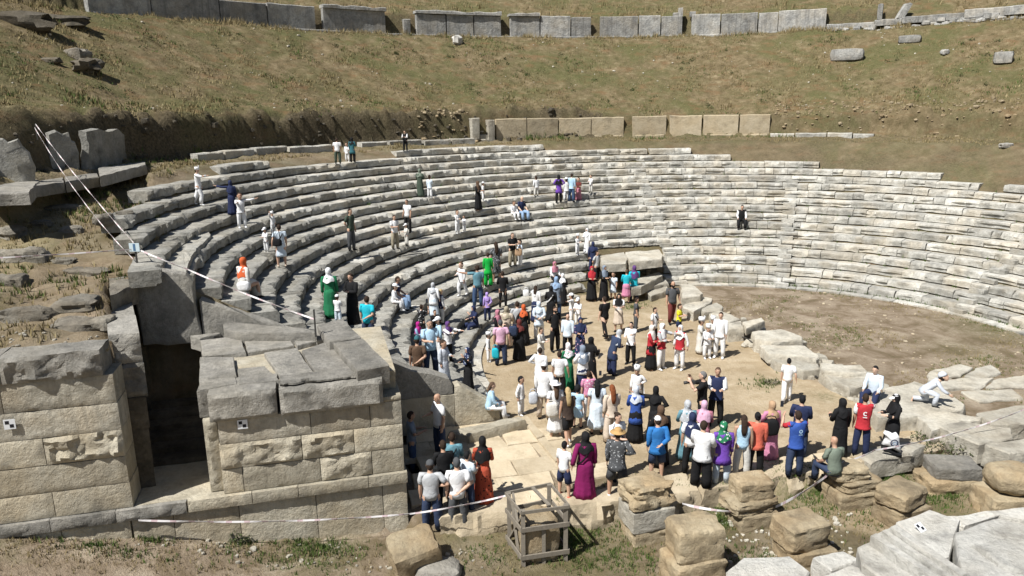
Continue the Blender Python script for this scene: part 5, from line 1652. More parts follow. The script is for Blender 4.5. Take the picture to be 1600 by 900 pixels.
COLS = dict(W=(.74, .74, .74), OW=(.62, .60, .55), LB=(.40, .58, .72), PB=(.60, .68, .78), BK=(.012, .012, .013), NV=(.022, .03, .075), DN=(.035, .05, .095), JN=(.05, .085, .16), LJ=(.25, .36, .52), GR=(.23, .235, .24), DG=(.075, .078, .082), LG=(.42, .43, .44),
            KH=(.33, .29, .21), BG=(.56, .47, .38), BR=(.10, .062, .04), DB=(.035, .022, .015), TN=(.42, .28, .17), TL=(.035, .12, .14), TQ=(.02, .42, .52), GN=(.02, .16, .07), BGN=(.01, .36, .05), OL=(.16, .19, .15), DGN=(.055, .075, .055), RD=(.42, .03, .04), CO=(.62, .14, .09),
            OR=(.55, .11, .035), PU=(.15, .06, .36), LP=(.38, .27, .58), VI=(.11, .05, .17), MG=(.38, .02, .20), MR=(.19, .012, .085), PK=(.55, .22, .34), LPK=(.62, .38, .50), DPK=(.42, .17, .22), YL=(.72, .66, .03), BL=(.035, .085, .32), RB=(.03, .16, .42), SL=(.50, .53, .58), BW=(.05, .035, .028),
            AU=(.19, .06, .022), BD=(.42, .31, .16), HG=(.16, .155, .15), TB=(.12, .25, .30), GB=(.20, .24, .30), ST=(.46, .29, .12), BO=(.14, .035, .03), RG=(.30, .30, .33), RU=(.40, .075, .04))
def cloth(c):
    nm = 'cloth_' + c.lower()
    if nm in MATS: return MATS[nm]
    m, t, b = newmat(nm)
    tc = N(t, 'TexCoord')
    oc = tc.outputs['Object']
    if c in PRINTS:
        a, e, sc = PRINTS[c]
        vo = N(t, 'TexVoronoi'); vo.inputs['Scale'].default_value = sc; t.links.new(oc, vo.inputs['Vector'])
        nn = noise_(t, sc * .8, 4, .6, oc)
        col = mixc(t, ramp(t, math_(t, 'ADD', vo.outputs['Distance'], math_(t, 'MULTIPLY', nn, .5)), [(.46, (0, 0, 0)), (.56, (1, 1, 1))]), COLS[a], COLS[e])
    else:
        c0 = COLS[c]
        col = mixc(t, noise_(t, 14, 4, .6, oc), tuple(v * .86 for v in c0), tuple(min(v * 1.12, .82) for v in c0))
    t.links.new(col, b.inputs['Base Color'])
    b.inputs['Roughness'].default_value = .85
    b.inputs['Specular IOR Level'].default_value = .2
    bp = N(t, 'Bump'); bp.inputs['Strength'].default_value = .7; bp.inputs['Distance'].default_value = .02
    t.links.new(noise_(t, 22, 3, .5, oc, .6), bp.inputs['Height']); t.links.new(bp.outputs[0], b.inputs['Normal'])
    MATS[nm] = m
    return m
PRINTS = {'FR': ('BK', 'RU', 20), 'FB': ('W', 'BK', 22), 'FN': ('LPK', 'NV', 20), 'CB': ('PB', 'GB', 30), 'SB': ('PB', 'NV', 24), 'MC': ('W', 'GN', 18), 'RW': ('RD', 'W', 30), 'GP': ('LG', 'DG', 30), 'PKW': ('W', 'PK', 26), 'LBW': ('PB', 'LG', 28)}
def skin_mat():
    m, t, b = newmat('skin')
    oi = N(t, 'ObjectInfo')
    t.links.new(ramp(t, oi.outputs['Random'], [(0, (.40, .235, .155)), (.5, (.50, .31, .215)), (1, (.58, .385, .28))]), b.inputs['Base Color'])
    b.inputs['Roughness'].default_value = .55
    return m
M_SKIN = skin_mat()
M_EYE, M_LIP = plain_mat('eye_dark', (.02, .014, .012), .4), plain_mat('lip', (.30, .10, .085), .6)

def part(me, mat, root, loc=None, rot=None, scale=None):
    o = bpy.data.objects.new(me.name.split('.')[0], me)
    COL.objects.link(o)
    o.parent = root
    o.material_slots[0].link = 'OBJECT'
    o.material_slots[0].material = mat
    if loc is not None: o.location = loc
    if rot is not None: o.rotation_euler = rot
    if scale: o.scale = (scale,) * 3
    return o

def solve_h(p, yh):
    lo, hi = .5, 2.4
    for _ in range(40):
        m = (lo + hi) / 2
        if proj((p[0], p[1], p[2] + m))[1] > yh: lo = m
        else: hi = m
    return lo
PEOPLE = []
def P(x, yh, yf, top, bot, head, face, arms, legs, label, H=None, k=None, z=None, kid=0, w_=1.0, beard=None, shoe=None, cape=None):
    kid = bool(kid)
    rgp = random.Random(int(x) * 7 + int(yh))
    if arms == 'dd': arms = rgp.choice(['dd', 'sd', 'ds', 'db', 'dd'])
    if face is not None: face = face + rgp.uniform(-14, 14)
    w_ = w_ * rgp.uniform(.95, 1.09)
    dH = H or (1.22 if kid else (1.62 if (head[0] in 'jqlL' or bot[:2] in ('sk', 'go', 'ro')) else 1.74))
    zb = 0.0 if k is None else tread(k)
    if z is not None: zb, k = z, -1
    if legs == 'i':
        q = surf(x, yf) if k is None else at(x, yf, zb)
        rr_ = math.hypot(q[0] - CX, q[1] - CY)
        if k is None and rr_ > LIP0 - .2 and rr_ < lip(18) and yf < 560 and x < 1600:
            kk = max(0, int((rr_ - LIP0) / DR + .02))
            a = math.degrees(math.atan2(q[1] - CY, q[0] - CX))
            q = pol(lip(kk) + .17, a, tread(kk))
            if face is None: face = a + 270 if False else math.degrees(math.atan2(CX - q[0], -(CY - q[1])))
        hh = dH
    elif yf is not None:
        q = surf(x, yf) if k is None else at(x, yf, zb)
        hh = min(max(solve_h(q, yh), .85), 1.95) if H is None else H
    else:
        hh = dH
        q = at(x, yh, zb + hh); q[2] = zb
    if q[2] < .3 and k is None: q[2] = max(gz(q[0], q[1]), 0.02) if abs(q[2]) < .15 else q[2]
    root = thing('person', (float(q[0]), float(q[1]), float(q[2])), label, 'person', 'visitors in the theatre', math.radians(face + 180))
    root.scale = (hh * w_, hh * w_, hh)
    J = pose(arms, legs, kid)
    part(body_mesh(arms, legs, kid), M_SKIN, root)
    def put(code):
        kd, c = code.split(':')
        kd = {'tr': 'trousers', 'sh': 'shorts', 'wd': 'wide', 'sl': 'slim', 'sk': 'skirt', 'mi': 'midi', 'go': 'gown', 'ro': 'robe', 'kd': 'kneedress', 'sd': 'sundress', 'tu': 'tunic', 'lo': 'loose', 'ts': 'tee', 'ss': 'shirt', 'tk': 'tank', 've': 'vest'}[kd]
        part(garment(kd, arms, legs, kid), cloth(c), root)
    for code in (bot + ('+' + top if top else '')).split('+'):
        if code: put(code)
    if cape: part(garment('cape', arms, legs, kid), cloth(cape), root)
    hk, hcol = (head.split(':') + ['DB'])[:2]
    hl, hr, hs = J['head'], (J['hrot'], 0, 0), J['hs']
    kinds = {'h': ['hair'], 'l': ['longhair'], 'L': ['longhair', 'brimhat'], 'u': ['bun'], 'j': ['hijab'], 'J': ['longscarf'], 'q': ['niqab'], 'c': ['hair', 'cap'], 'k': ['hair', 'kidcap'], 'g': ['hair', 'beanie'], 't': ['hair', 'brimhat'], 'C': ['hijab', 'cap'], 'b': []}[hk]
    cs = hcol.split('/')
    for i, kd in enumerate(kinds):
        c = cs[i] if len(cs) > 1 else (hcol if len(kinds) == 1 or i == 1 else 'DB')
        part(headgear(kd), cloth(c), root, hl, hr, hs)
    if beard: part(small_mesh('beard'), cloth(beard), root, hl, hr, hs)
    f_ = (face + 540) % 360 - 180
    if abs(f_) < 100 and hk != 'q':
        R = Matrix.Rotation(J['hrot'], 3, 'X')
        for s in (-1, 1): part(small_mesh('eye'), M_EYE, root, hl + R @ Vector((.0175 * s, .0465, .004)) * hs, hr, hs)
        part(small_mesh('mouth'), M_LIP, root, hl + R @ Vector((0, .0435, -.036)) * hs, hr, hs)
    covered = bot[:2] in ('sk', 'go', 'ro') and legs != 'i'
    if not covered or shoe:
        for s in (-1, 1): part(shoe_mesh(arms, legs, kid, s), cloth(shoe or ('W' if ':W' in bot else 'BK')), root)
    PEOPLE.append((root, q, hh))
    return root, q, hh
# ---- up on the left hand seats
P(313, 262, 321, 'ss:W', 'tr:W', 'k:W', 95, 'dr', 'w', 'child all in white stepping up on the far left seats, arm stretched to the right')
P(366, 282, 351, '', 'go:NV', 'J:NV', 200, 'od', 's', 'woman in long navy dress and navy headscarf pointing left, far left seats')
P(379, 299, 355, 'ss:W', 'tr:W', 'h:DB', 40, 'or', 's', 'boy in white beside the woman in navy with both arms held out', kid=1)
P(428, 330, 372, 'ss:W', 'tr:W', 'k:W', 60, 'du', 's', 'child in white with a raised hand standing behind two others, left seats', kid=1)
P(417, 354, 394, 'ss:W', 'tr:W', 'c:W', 330, 'ff', 's', 'boy in white with a white cap beside the woman in the short pale dress', kid=1)
P(441, 351, 416, '', 'kd:PB', 'h:DB', 190, 'dd', 's', 'woman in short pale dress with bare legs and a black shoulder bag, left seats', shoe='BG')
P(378, 402, 452, '', 'go:OW', 'J:OR', 160, 'td', 'i', 'seated woman with orange headscarf and spread pale skirt, alone on the left seats')
P(529, 216, 265, 'ts:W', 'tr:DGN', 'h:DB', 180, 'dd', 's', 'man in white T-shirt and dark green trousers on the upper left rows')
P(543, 222, 252, 'ss:W', 'tr:W', 'h:DB', 0, 'fd', 's', 'small child in white between the man in dark green trousers and the woman in teal', kid=1)
P(552, 215, 262, 'tu:TL', 'tr:BK', 'j:BK', 170, 'df', 's', 'woman in teal tunic and black headscarf on the upper left rows')
P(634, 204, 243, 've:BK+ss:W', 'tr:BK', 'h:DB', 0, 'ff', 's', 'man with black vest over white shirt standing highest of all, hands joined')
P(657, 264, 308, '', 'ro:DGN', 'j:OL', 160, 'ff', 's', 'woman in long dark green coat on the upper rows')
P(672, 272, 310, 'ss:PB', 'tr:W', 'h:DB', 150, 'df', 's', 'child in white close to the woman in the dark green coat', kid=1)
P(755, 283, 317, 'ss:W', 'tr:W', 'c:W', 90, 'dd', 's', 'child in white half hidden by the woman in black with a brown headscarf', kid=1)
P(747, 283, 328, '', 'go:BK', 'j:BR', 60, 'ff', 's', 'slim woman in black with brown headscarf alone on the upper middle rows')
P(638, 312, 365, 'ts:W', 'tr:BK', 'h:DB', 330, 'dd', 's', 'man in white T-shirt and black trousers on the middle left rows')
P(618, 336, 390, 'ts:W', 'tr:KH', 'h:DB', 40, 'df', 's', 'man in white T-shirt and khaki trousers on the middle left rows')
P(636, 348, 388, 'ss:OW', 'tr:OW', 'c:W', 300, 'ff', 's', 'boy in cream with white cap beside the man in khaki trousers', kid=1)
P(550, 326, 391, 'ts:DGN', 'tr:DG', 'h:DB', 60, 'dd', 's', 'man in grey green shirt and grey trousers standing alone on the left rows')
P(715, 327, 367, 'ss:W', 'tr:W', 'h:BR', 60, 'df', 's', 'left one of two boys in white standing together on the middle rows', kid=1)
P(726, 336, 372, 'ss:W', 'tr:W', 'h:DB', 330, 'ff', 's', 'right one of two boys in white standing together on the middle rows', kid=1)
P(838, 274, 306, 'ss:W', 'tr:OW', 'h:DB', 190, 'dd', 's', 'small boy in white alone left of the woman in the purple tunic', kid=1)
P(873, 273, 317, 'tu:PU', 'tr:BK', 'J:BK', 180, 'hh', 's', 'woman in purple tunic with long black headscarf, upper middle rows')
P(885, 276, 314, 'ss:W', 'tr:W', 'c:W', 180, 'dd', 's', 'child in white tucked between the purple tunic and the pale blue shirt', kid=1)
P(893, 271, 316, 'ss:LB', 'tr:JN', 'h:DB', 150, 'fd', 's', 'person in pale blue shirt and jeans on the upper middle rows')
P(904, 276, 313, 'ts:BO', 'sk:DPK', 'h:DB', 330, 'fd', 's', 'child in dark red top and dusky skirt on the upper middle rows', kid=1)
P(923, 272, 303, 'ss:W', 'tr:OW', 'h:DB', 320, 'ff', 's', 'small boy in white right of the group with the purple tunic', kid=1)
P(805, 320, 345, 'ss:W', 'tr:W', 'h:BR', None, 'tt', 'i', 'boy in white seated beside the man in the navy shirt', kid=1, H=1.3)
P(817, 314, 345, 'ts:NV', 'tr:LJ', 'b', None, 'tt', 'i', 'bald man in navy T-shirt and light jeans seated on the middle rows')
P(1158, 328, 356, 've:BK+ss:W', 'tr:BK', 'h:BK', None, 'tt', 'i', 'man in white shirt and black trousers seated alone on the right hand seats')
P(801, 364, 420, 'ts:BK', 'tr:KH', 'h:BR', 20, 'ff', 's', 'man in black T-shirt and khaki trousers holding a brown paper bag')
P(813, 373, 419, 'ss:PB', 'tr:W', 'h:DB', 300, 'df', 's', 'boy in white right of the man with the brown paper bag', kid=1)
P(763, 395, 447, 'tu:BGN', 'wd:BGN', 'h:DB', 180, 'dd', 's', 'person in bright green from shoulders to ankles on the lower rows')
P(776, 378, 443, '', 'kd:GP', 'l:DB', 200, 'df', 's', 'woman in knee length grey patterned dress behind the person in bright green')
P(747, 420, 478, 'ts:TB', 'tr:JN', 'h:DB', 180, 'od', 's', 'man in grey teal T-shirt with his left arm stretched out sideways', H=1.78)
P(786, 424, 480, 'ss:BK', 'sl:BK', 'h:DB', 170, 'ff', 's', 'slim man in black right of the outstretched arm')
P(722, 407, 462, 'ss:W', 'tr:W', 'h:BR', 320, 'df', 'w', 'boy in white stepping down the rows left of the outstretched arm', kid=1)
P(602, 440, 474, 'ss:W', 'tr:W', 'c:W', None, 'tt', 'i', 'boy in white with white cap seated low on the left rows', kid=1, H=1.35)
P(613, 432, 470, 'ts:NV', 'tr:LJ', 'h:DB', None, 'tt', 'i', 'man in navy shirt and pale jeans seated beside the boy with the white cap')
P(518, 440, 496, '', 'go:GN', 'j:W', 190, 'dd', 's', 'woman in green dress with white headscarf at the ends of the left rows', H=1.6)
P(529, 459, 503, 'ss:W', 'tr:PB', 'c:W', 180, 'ff', 's', 'child with white cap in front of the woman in the green dress', kid=1)
P(553, 435, 505, '', 'ro:BK', 'h:DB', 330, 'cc', 's', 'woman in long black dress with folded bare arms at the ends of the left rows', H=1.66)
P(577, 479, 540, 'ts:TQ', 'tr:DN', 'h:DB', 170, 'dd', 's', 'boy in bright turquoise T-shirt just above the platform', H=1.5)
# ---- the cluster on the lowest left rows
P(678, 442, 494, 'tu:W', 'sk:PB', 'j:LBW', 180, 'dd', 's', 'woman with pale blue patterned headscarf at the back of the left cluster')
P(690, 452, 505, 've:NV+ss:W', 'tr:OW', 'h:BD', 130, 'fd', 's', 'fair haired person in white with a dark waistcoat in the left cluster')
P(660, 476, 530, 'ss:FB', 'tr:BK', 'h:DB', 150, 'pp', 's', 'woman in black and white patterned blouse lifting a phone, left cluster')
P(681, 484, 536, 'ts:BK', 'tr:BK', 'h:DB', 30, 'fd', 's', 'dark haired man in black behind the man in pale blue, left cluster')
P(655, 503, 556, 'ss:LJ', 'tr:JN', 'J:MG', 60, 'ff', 's', 'woman with magenta headscarf over a blue blouse, left cluster')
P(687, 496, 556, 'ss:LB', 'tr:W', 'c:W', 300, 'dd', 's', 'child with white cap beside the man in pale blue, left cluster', kid=1, H=1.45)
P(674, 500, 588, 'ts:LB', 'tr:DN', 'h:DG', 30, 'ff', 's', 'tall man in pale blue T-shirt and jeans looking down, left cluster', H=1.8)
P(701, 516, 565, 'ss:W', 'tr:BK', 'j:VI', 70, 'rr', 's', 'girl with dark purple headscarf reaching out to the right, left cluster', H=1.4)
P(694, 528, 599, '', 'ro:SL', 'h:DB', 60, 'fd', 's', 'child in a long grey robe with white collar at the front of the left cluster', kid=1, H=1.35)
P(651, 526, None, 'ts:BR', 'tr:DN', 'g:TL', 170, 'dd', 's', 'man in brown T-shirt and teal cap behind the end wall, back turned', k=1)
P(733, 543, 613, '', 'go:BK', 'J:SB', 300, 'pf', 's', 'woman in black gown and blue white headscarf photographing to the left')
P(765, 589, 640, 'ss:LB', 'tr:W', 'l:BR', 100, 'tt', 'i', 'brown haired woman in pale blue seated on the low end of the end wall', H=1.55, k=0)
P(762, 457, 510, 'ss:LP', 'tr:NV', 'j:LP', 190, 'dd', 's', 'woman with lilac headscarf behind the one in navy on the bottom row')
P(750, 474, 512, 'ss:NV', 'tr:NV', 'j:NV', 300, 'pf', 'i', 'woman in navy sitting on the bottom row with one hand to her head')
P(777, 485, None, 'ss:BK', 'tr:BK', 'j:DPK', 60, 'df', 's', 'woman in dark jacket with dusty pink headscarf left of the pink T-shirt')
P(791, 480, None, 'lo:BG', 'wd:BG', 'j:KH', 170, 'df', 's', 'woman all in beige behind the man in the pink T-shirt')
P(783, 501, 571, 'ts:LPK', 'tr:DN', 'h:DG', 185, 'dd', 's', 'man in pink T-shirt and jeans at the left edge of the crowd')
P(763, 519, 565, 'ss:W', 'tr:W', 'k:W', 100, 'dd', 's', 'boy in white with white hat left of the turquoise carrier bag', kid=1)
P(808, 472, None, 'ts:LG', 'tr:JN', 'h:DB', 180, 'ff', 's', 'man in light grey T-shirt behind the orange brown headscarf')
P(818, 477, None, '', 'go:BK', 'j:OR', 170, 'dd', 's', 'woman in black with orange brown headscarf and a shoulder bag')
P(812, 500, 563, '', 'go:BK', 'j:BO', 185, 'df', 's', 'woman in black with dark rust headscarf and a backpack, left edge of the crowd')
# ---- back of the crowd
P(865, 403, 436, 'ss:W', 'wd:BK', 'j:DPK', 30, 'tt', 'i', 'seated woman with dusty pink headscarf and white blouse above the crowd', k=None)
P(902, 365, 398, 'ss:W', 'tr:W', 'k:W', 60, 'ff', 's', 'left one of two bright white children standing on the lower rows behind the crowd', kid=1)
P(917, 360, 402, '', 'ro:W', 'j:W', 330, 'df', 's', 'right one of two bright white figures on the lower rows, hooded in white', H=1.35)
P(926, 378, 428, 'ss:NV', 'tr:NV', 'j:NV', 180, 'dd', 's', 'woman all in navy on the lower rows just below the bright white figures')
P(932, 392, 440, 'ts:LG', 'tr:BK', 'h:DB', 60, 'dd', 's', 'man in pale grey shirt above the red headscarf')
P(924, 417, 470, '', 'go:BK', 'J:RD', 10, 'ff', 's', 'woman in black gown with bright red headscarf at the back of the crowd')
P(943, 416, 470, '', 'go:BK', 'j:GB', 20, 'ff', 's', 'woman in black gown with grey blue headscarf right of the red headscarf')
P(958, 424, 468, '', 'kd:PB', 'h:DB', 330, 'dd', 's', 'girl in short pale dress right of two women in black gowns', kid=1, H=1.4)
P(978, 422, 474, 'ss:TQ', 'mi:PK', 'h:BR', 160, 'ff', 's', 'woman in turquoise blouse and pink skirt at the back of the crowd')
P(990, 416, 470, 'tu:TQ', 'tr:DN', 'J:VI', 190, 'df', 's', 'woman with purple headscarf over a turquoise top at the back of the crowd')
P(879, 429, 478, '', 'go:BK', 'j:W', 160, 'df', 's', 'woman in black with white headscarf at the back left of the crowd')
P(869, 433, 495, 'tu:GB', 'tr:JN', 'j:LJ', 170, 'df', 's', 'woman in denim blue with matching blue headscarf at the back left of the crowd')
P(861, 448, 503, '', 'go:BK', 'j:BK', 180, 'fd', 's', 'woman all in black with a white bag strap, left part of the crowd')
P(837, 447, 503, 'ss:W', 'sk:NV', 'l:DB', 170, 'pd', 's', 'long haired woman in white blouse and navy skirt filming, left part of the crowd')
P(842, 478, 530, 'tu:PB', 'tr:W', 'j:PB', 180, 'bb', 's', 'figure in pale blue hood and tunic, hands behind the back, left in crowd', H=1.55)
P(867, 480, 549, 'ts:BK', 'tr:BK', 'h:DB', 30, 'dd', 's', 'dark bearded man in black T-shirt and trousers, left part of the crowd', beard='BK')
P(893, 457, 503, 'ss:W', 'tr:W', 'c:W', 250, 'od', 's', 'boy in white holding an arm out left, upper part of the crowd', kid=1)
P(903, 464, 509, 'ss:W', 'tr:W', 'c:W', 330, 'ff', 's', 'boy in white with clasped hands, upper part of the crowd', kid=1)
P(944, 464, 529, 'ts:BK', 'sl:BK', 'h:DB', 200, 'df', 'w', 'man in black T-shirt and black trousers walking, upper part of the crowd')
P(966, 459, 518, 'ts:W', 'mi:BG', 'j:BK', 340, 'ff', 's', 'woman with black headscarf, white top and wide beige skirt')
P(993, 466, 518, 'ts:DG', 'tr:DG', 'h:DB', 80, 'fd', 's', 'man in dark grey T-shirt and jeans facing right, upper part of the crowd')
P(1049, 440, 506, 'ts:DG', 'tr:BO', 'b', 350, 'dd', 'w', 'bearded man in charcoal shirt and rust trousers beside the fallen blocks', beard='BK')
P(1060, 474, 522, 'ts:YL', 'sh:NV', 'h:DB', 60, 'ff', 's', 'boy in bright yellow T-shirt', kid=1)
P(1021, 481, 541, 'ts:W', 'tr:BK', 'h:DB', 60, 'fd', 's', 'man in white T-shirt with a dark sling across his back')
P(1016, 505, 577, 'tu:RD', 'sk:BK', 'j:OW', 60, 'ff', 's', 'woman in red vest and long black skirt with cream headscarf', H=1.6)
P(1032, 499, 577, 've:RD+ss:LG', 'tr:W', 'j:W', 40, 'rf', 's', 'woman in red vest with white trousers next to the long black skirt', H=1.66)
P(1061, 505, 577, 've:RD+ss:W', 'tr:W', 'j:W', 330, 'dd', 's', 'woman in open red vest over white clothes with white headscarf', H=1.6)
P(1093, 487, 552, '', 'ro:OW', 'k:W', 60, 'ff', 's', 'child in cream robe and white hat, leftmost of the white group by the fallen blocks', kid=1, H=1.4)
P(1104, 507, 560, 'ss:W', 'tr:W', 'k:W', 10, 'ff', 's', 'child wearing a white cape and hat in the middle of the white group', kid=1, cape='W')
P(1112, 492, 548, 'ss:OW', 'tr:KH', 'k:W', 330, 'dd', 's', 'child with white hat half hidden behind the white caped child', kid=1, H=1.35)
P(1123, 489, 559, 'ss:W', 'tr:W', 'h:DB', 330, 'dd', 's', 'man in white shirt and white trousers at the right of the white group')
P(985, 504, 569, 'ss:W', 'tr:BK', 'h:BK', 330, 'rf', 's', 'man in white shirt and black trousers bending his head, one arm out')
P(956, 516, 586, 'tu:DN', 'wd:NV', 'J:LBW', 110, 'ff', 'n', 'woman in navy leaning forward with pale grey blue headscarf', H=1.62)
P(887, 492, 552, 'lo:PB', 'tr:BK', 'b', 340, 'dd', 's', 'bald man in loose pale blue shirt and dark trousers in mid crowd')
P(907, 497, None, '', 'go:FN', 'j:NV', 350, 'ff', 's', 'woman in flowered navy and pink dress with navy headscarf')
P(845, 513, 572, 'lo:OW', 'wd:W', 'h:DB', 60, 'ff', 's', 'man in loose cream jacket holding a camera before him')
P(844, 544, 614, 'lo:W', 'tr:BK', 'h:DB', 170, 'hd', 's', 'man in loose white shirt with a hand on his hip, back turned')
P(888, 537, None, '', 'go:GN', 'j:RW', 190, 'ff', 's', 'woman in green with red and white headscarf')
P(911, 541, None, 'lo:W', 'sk:NV', 'J:GB', 200, 'ff', 's', 'woman in loose white blouse with long grey headscarf')
P(923, 528, None, '', 'go:BK', 'j:BK', 150, 'pf', 's', 'woman in black beside the loose white blouse and grey headscarf')
P(850, 568, 655, 'lo:W', 'tr:BG', 'c:W', 175, 'ds', 's', 'man in white shirt, beige trousers and white cap with a plastic bag')
P(874, 550, 622, 'ts:W', 'tr:BK', 'h:DB', 180, 'dd', 's', 'man in white T-shirt, back turned, front left of the crowd')
P(814, 587, 648, 'ss:W', 'tr:W', 'h:BK', 60, 'dd', 's', 'small boy all in white standing alone left of the crowd', kid=1)
P(868, 598, 684, '', 'sd:W', 'L:BR/W', 185, 'dd', 's', 'woman in long white dress and white sun hat with a cream backpack', H=1.66, shoe='TN')
P(887, 599, 694, 've:BW', 'sh:BK', 'l:BD', 200, 'df', 'w', 'fair long haired woman in dark green top and black shorts', H=1.64, shoe='W')
P(902, 597, 668, '', 'kd:LB', 'h:BK', 160, 'fd', 's', 'child in pale blue dress right of the fair long haired woman', kid=1, H=1.35)
P(932, 588, 678, '', 'sd:PB', 'l:BK', 180, 'dd', 's', 'black haired woman in long pale blue dress', H=1.62, shoe='BK')
P(920, 581, None, 'ts:PKW', 'tr:W', 'h:DB', 170, 'dp', 's', 'girl in pink and white top lifting a phone above the pale blue dress', H=1.5)
P(955, 598, 692, 'ss:BG', 'wd:BG', 'l:AU', 185, 'df', 's', 'woman with long auburn hair in a beige suit', H=1.68)
P(992, 610, 690, 'tu:BL', 'sk:BK', 'j:SL', 180, 'ff', 's', 'woman in royal blue tunic with pale grey blue headscarf', H=1.62)
P(994, 569, 638, 'ss:W', 'tr:W', 'k:W', 350, 'hd', 's', 'boy with white plumed hat and white cape facing the camera', kid=1, H=1.4, cape='W')
P(1022, 605, 690, '', 'go:BK', 'j:BK', 175, 'oh', 's', 'woman in black with elbows spread taking a picture')
P(1030, 636, 728, '', 'go:BK', 'j:BR', 190, 'fd', 's', 'woman in black with brown headscarf behind the white cap and blue T-shirt')
P(1025, 653, 748, 'lo:RB', 'sh:DN', 'c:W', 182, 'dd', 's', 'man in bright blue T-shirt, dark shorts and white cap')
P(965, 646, None, 'ts:W', 'tr:DN', 'u:DB', 40, 'df', 's', 'person with tied up dark hair and white top just behind the straw hat')
P(963, 672, 779, 'lo:GP', 'sh:DG', 't:ST', 180, 'dh', 'l', 'man in grey patterned shirt, dark shorts and straw hat', H=1.74, shoe='W')
P(914, 675, 779, '', 'go:MR', 'j:BK', 182, 'dd', 's', 'woman in long maroon dress with black headscarf', H=1.66)
P(881, 688, 777, 'ts:W', 'sh:NV', 'h:BK', 150, 'df', 'l', 'boy in white T-shirt, navy shorts and orange shoes', H=1.42, shoe='CO')
P(1071, 628, 718, '', 'go:TB', 'J:LBW', 175, 'ff', 's', 'woman in grey teal dress with pale blue striped headscarf', H=1.62)
P(1101, 628, None, '', 'go:DPK', 'J:LPK', 180, 'ff', 's', 'woman in dusky pink with pale pink headscarf, front right of the crowd')
P(1095, 584, 672, 'ts:BK', 'tr:BK', 'h:HG', 265, 'pp', 's', 'grey haired photographer in black aiming a long lens to the left', H=1.76)
P(1117, 571, 664, 've:NV+ss:W', 'tr:BK', 'h:BR', 350, 'ff', 's', 'man in dark waistcoat over white shirt next to the photographer', H=1.76)
P(1078, 645, 742, 'ts:W', 'tr:BK', 'J:NV', 185, 'df', 's', 'woman in white top and black trousers with long navy headscarf', H=1.64)
P(1094, 657, 766, 'lo:W', 'wd:BK', 'h:DB', 160, 'ff', 's', 'person in big white T-shirt and wide black trousers', H=1.72, shoe='W')
P(1126, 657, 757, 'tu:PU', 'tr:PB', 'j:MC', 170, 'fd', 's', 'woman in purple tunic and pale trousers with multicoloured headscarf', H=1.62, shoe='W')
P(1157, 650, 745, 'tk:LB', 'tr:OW', 'l:DB', 182, 'dd', 's', 'long haired woman in sleeveless pale blue top and cream trousers', H=1.64)
P(1178, 645, 740, 'lo:CO', 'tr:BK', 'u:BK', 175, 'fd', 's', 'person in bright coral top and black trousers', H=1.64, shoe='W')
P(1201, 627, 718, '', 'go:PK', 'j:TN', 200, 'fd', 's', 'woman in long pink dress with tan headscarf and black bag', H=1.6)
P(1239, 640, 752, 've:BL+ts:RD', 'tr:DN', 'h:DB', 195, 'pp', 's', 'man in blue vest with red sleeves holding a phone up', H=1.74)
P(1246, 626, 715, 'lo:NV', 'tr:DN', 'h:BK', 160, 'ff', 's', 'dark haired man in navy jacket just behind the blue vest', H=1.72)
P(1228, 560, 627, 'ts:W', 'tr:W', 'h:BK', 150, 'dd', 'w', 'thin youth all in white walking by the fallen blocks')
P(1309, 630, 716, '', 'ro:BK', 'q:BK', 190, 'fd', 's', 'woman fully veiled in black behind the seated man in olive', H=1.64)
P(1303, 667, 742, 'ts:OL', 'tr:DN', 'b', 195, 'tt', 'i', 'bald man in olive T-shirt seated on a low pillar stump, back turned', z=.30)
P(1343, 615, 713, 've:RD+ts:W', 'tr:NV', 'h:DB', 165, 'dr', 's', 'man in red vest with white sleeves reaching to the right', H=1.74)
P(1391, 612, 708, '', 'go:BK', 'C:BK/W', 270, 'ff', 's', 'woman in black with a white headband facing left by the fallen blocks', H=1.64)
P(1365, 574, 618, 'ss:PB', 'tr:NV', 'h:BK', 310, 'tt', 'i', 'man in pale blue shirt and navy trousers sitting on a fallen block', H=1.76, z=.47)
P(1443, 577, 630, 'ss:SL', 'tr:SL', 'g:SL', 60, 'dr', 'k', 'child in shiny silver clothes crouching on a broad flat slab', kid=1, H=1.5, z=.44)
# ---- in and beside the shaded passage
P(688, 621, 712, 'ts:W', 'tr:DN', 'b', 300, 'df', 's', 'bald man in white T-shirt and jeans at the edge of the passage shade', H=1.76)
P(645, 640, 735, 'ts:GB', 'tr:JN', 'h:DB', 90, 'ff', 's', 'man in grey blue T-shirt in the shade against the platform end', H=1.7)
P(676, 717, 829, 'ts:LG', 'tr:DN', 'g:DG', 178, 'dh', 's', 'man in pale grey polo shirt, jeans and grey cap at the platform corner', H=1.74)
P(717, 703, 828, 'ts:W', 'tr:DG', 'h:DG', 176, 'dd', 's', 'man in white shirt and grey jeans left of the red flowered dress', H=1.80)
P(706, 678, None, 'ss:TB', 'tr:DN', 'h:DB', 170, 'df', 's', 'person in dark teal with a shoulder strap standing in the shade', H=1.68)
P(729, 707, None, 'ts:PB', 'tr:DN', 'h:BK', 150, 'ff', 's', 'dark haired boy in pale shirt right behind the man in white', H=1.45)
P(692, 690, None, 'ss:BK', 'tr:BK', 'h:DB', 190, 'ff', 's', 'person in black deep in the shade of the platform', H=1.68)
P(756, 683, 786, '', 'go:FR', 'J:BK', 182, 'ff', 's', 'woman in red and black flowered dress with a long black headscarf', H=1.66)

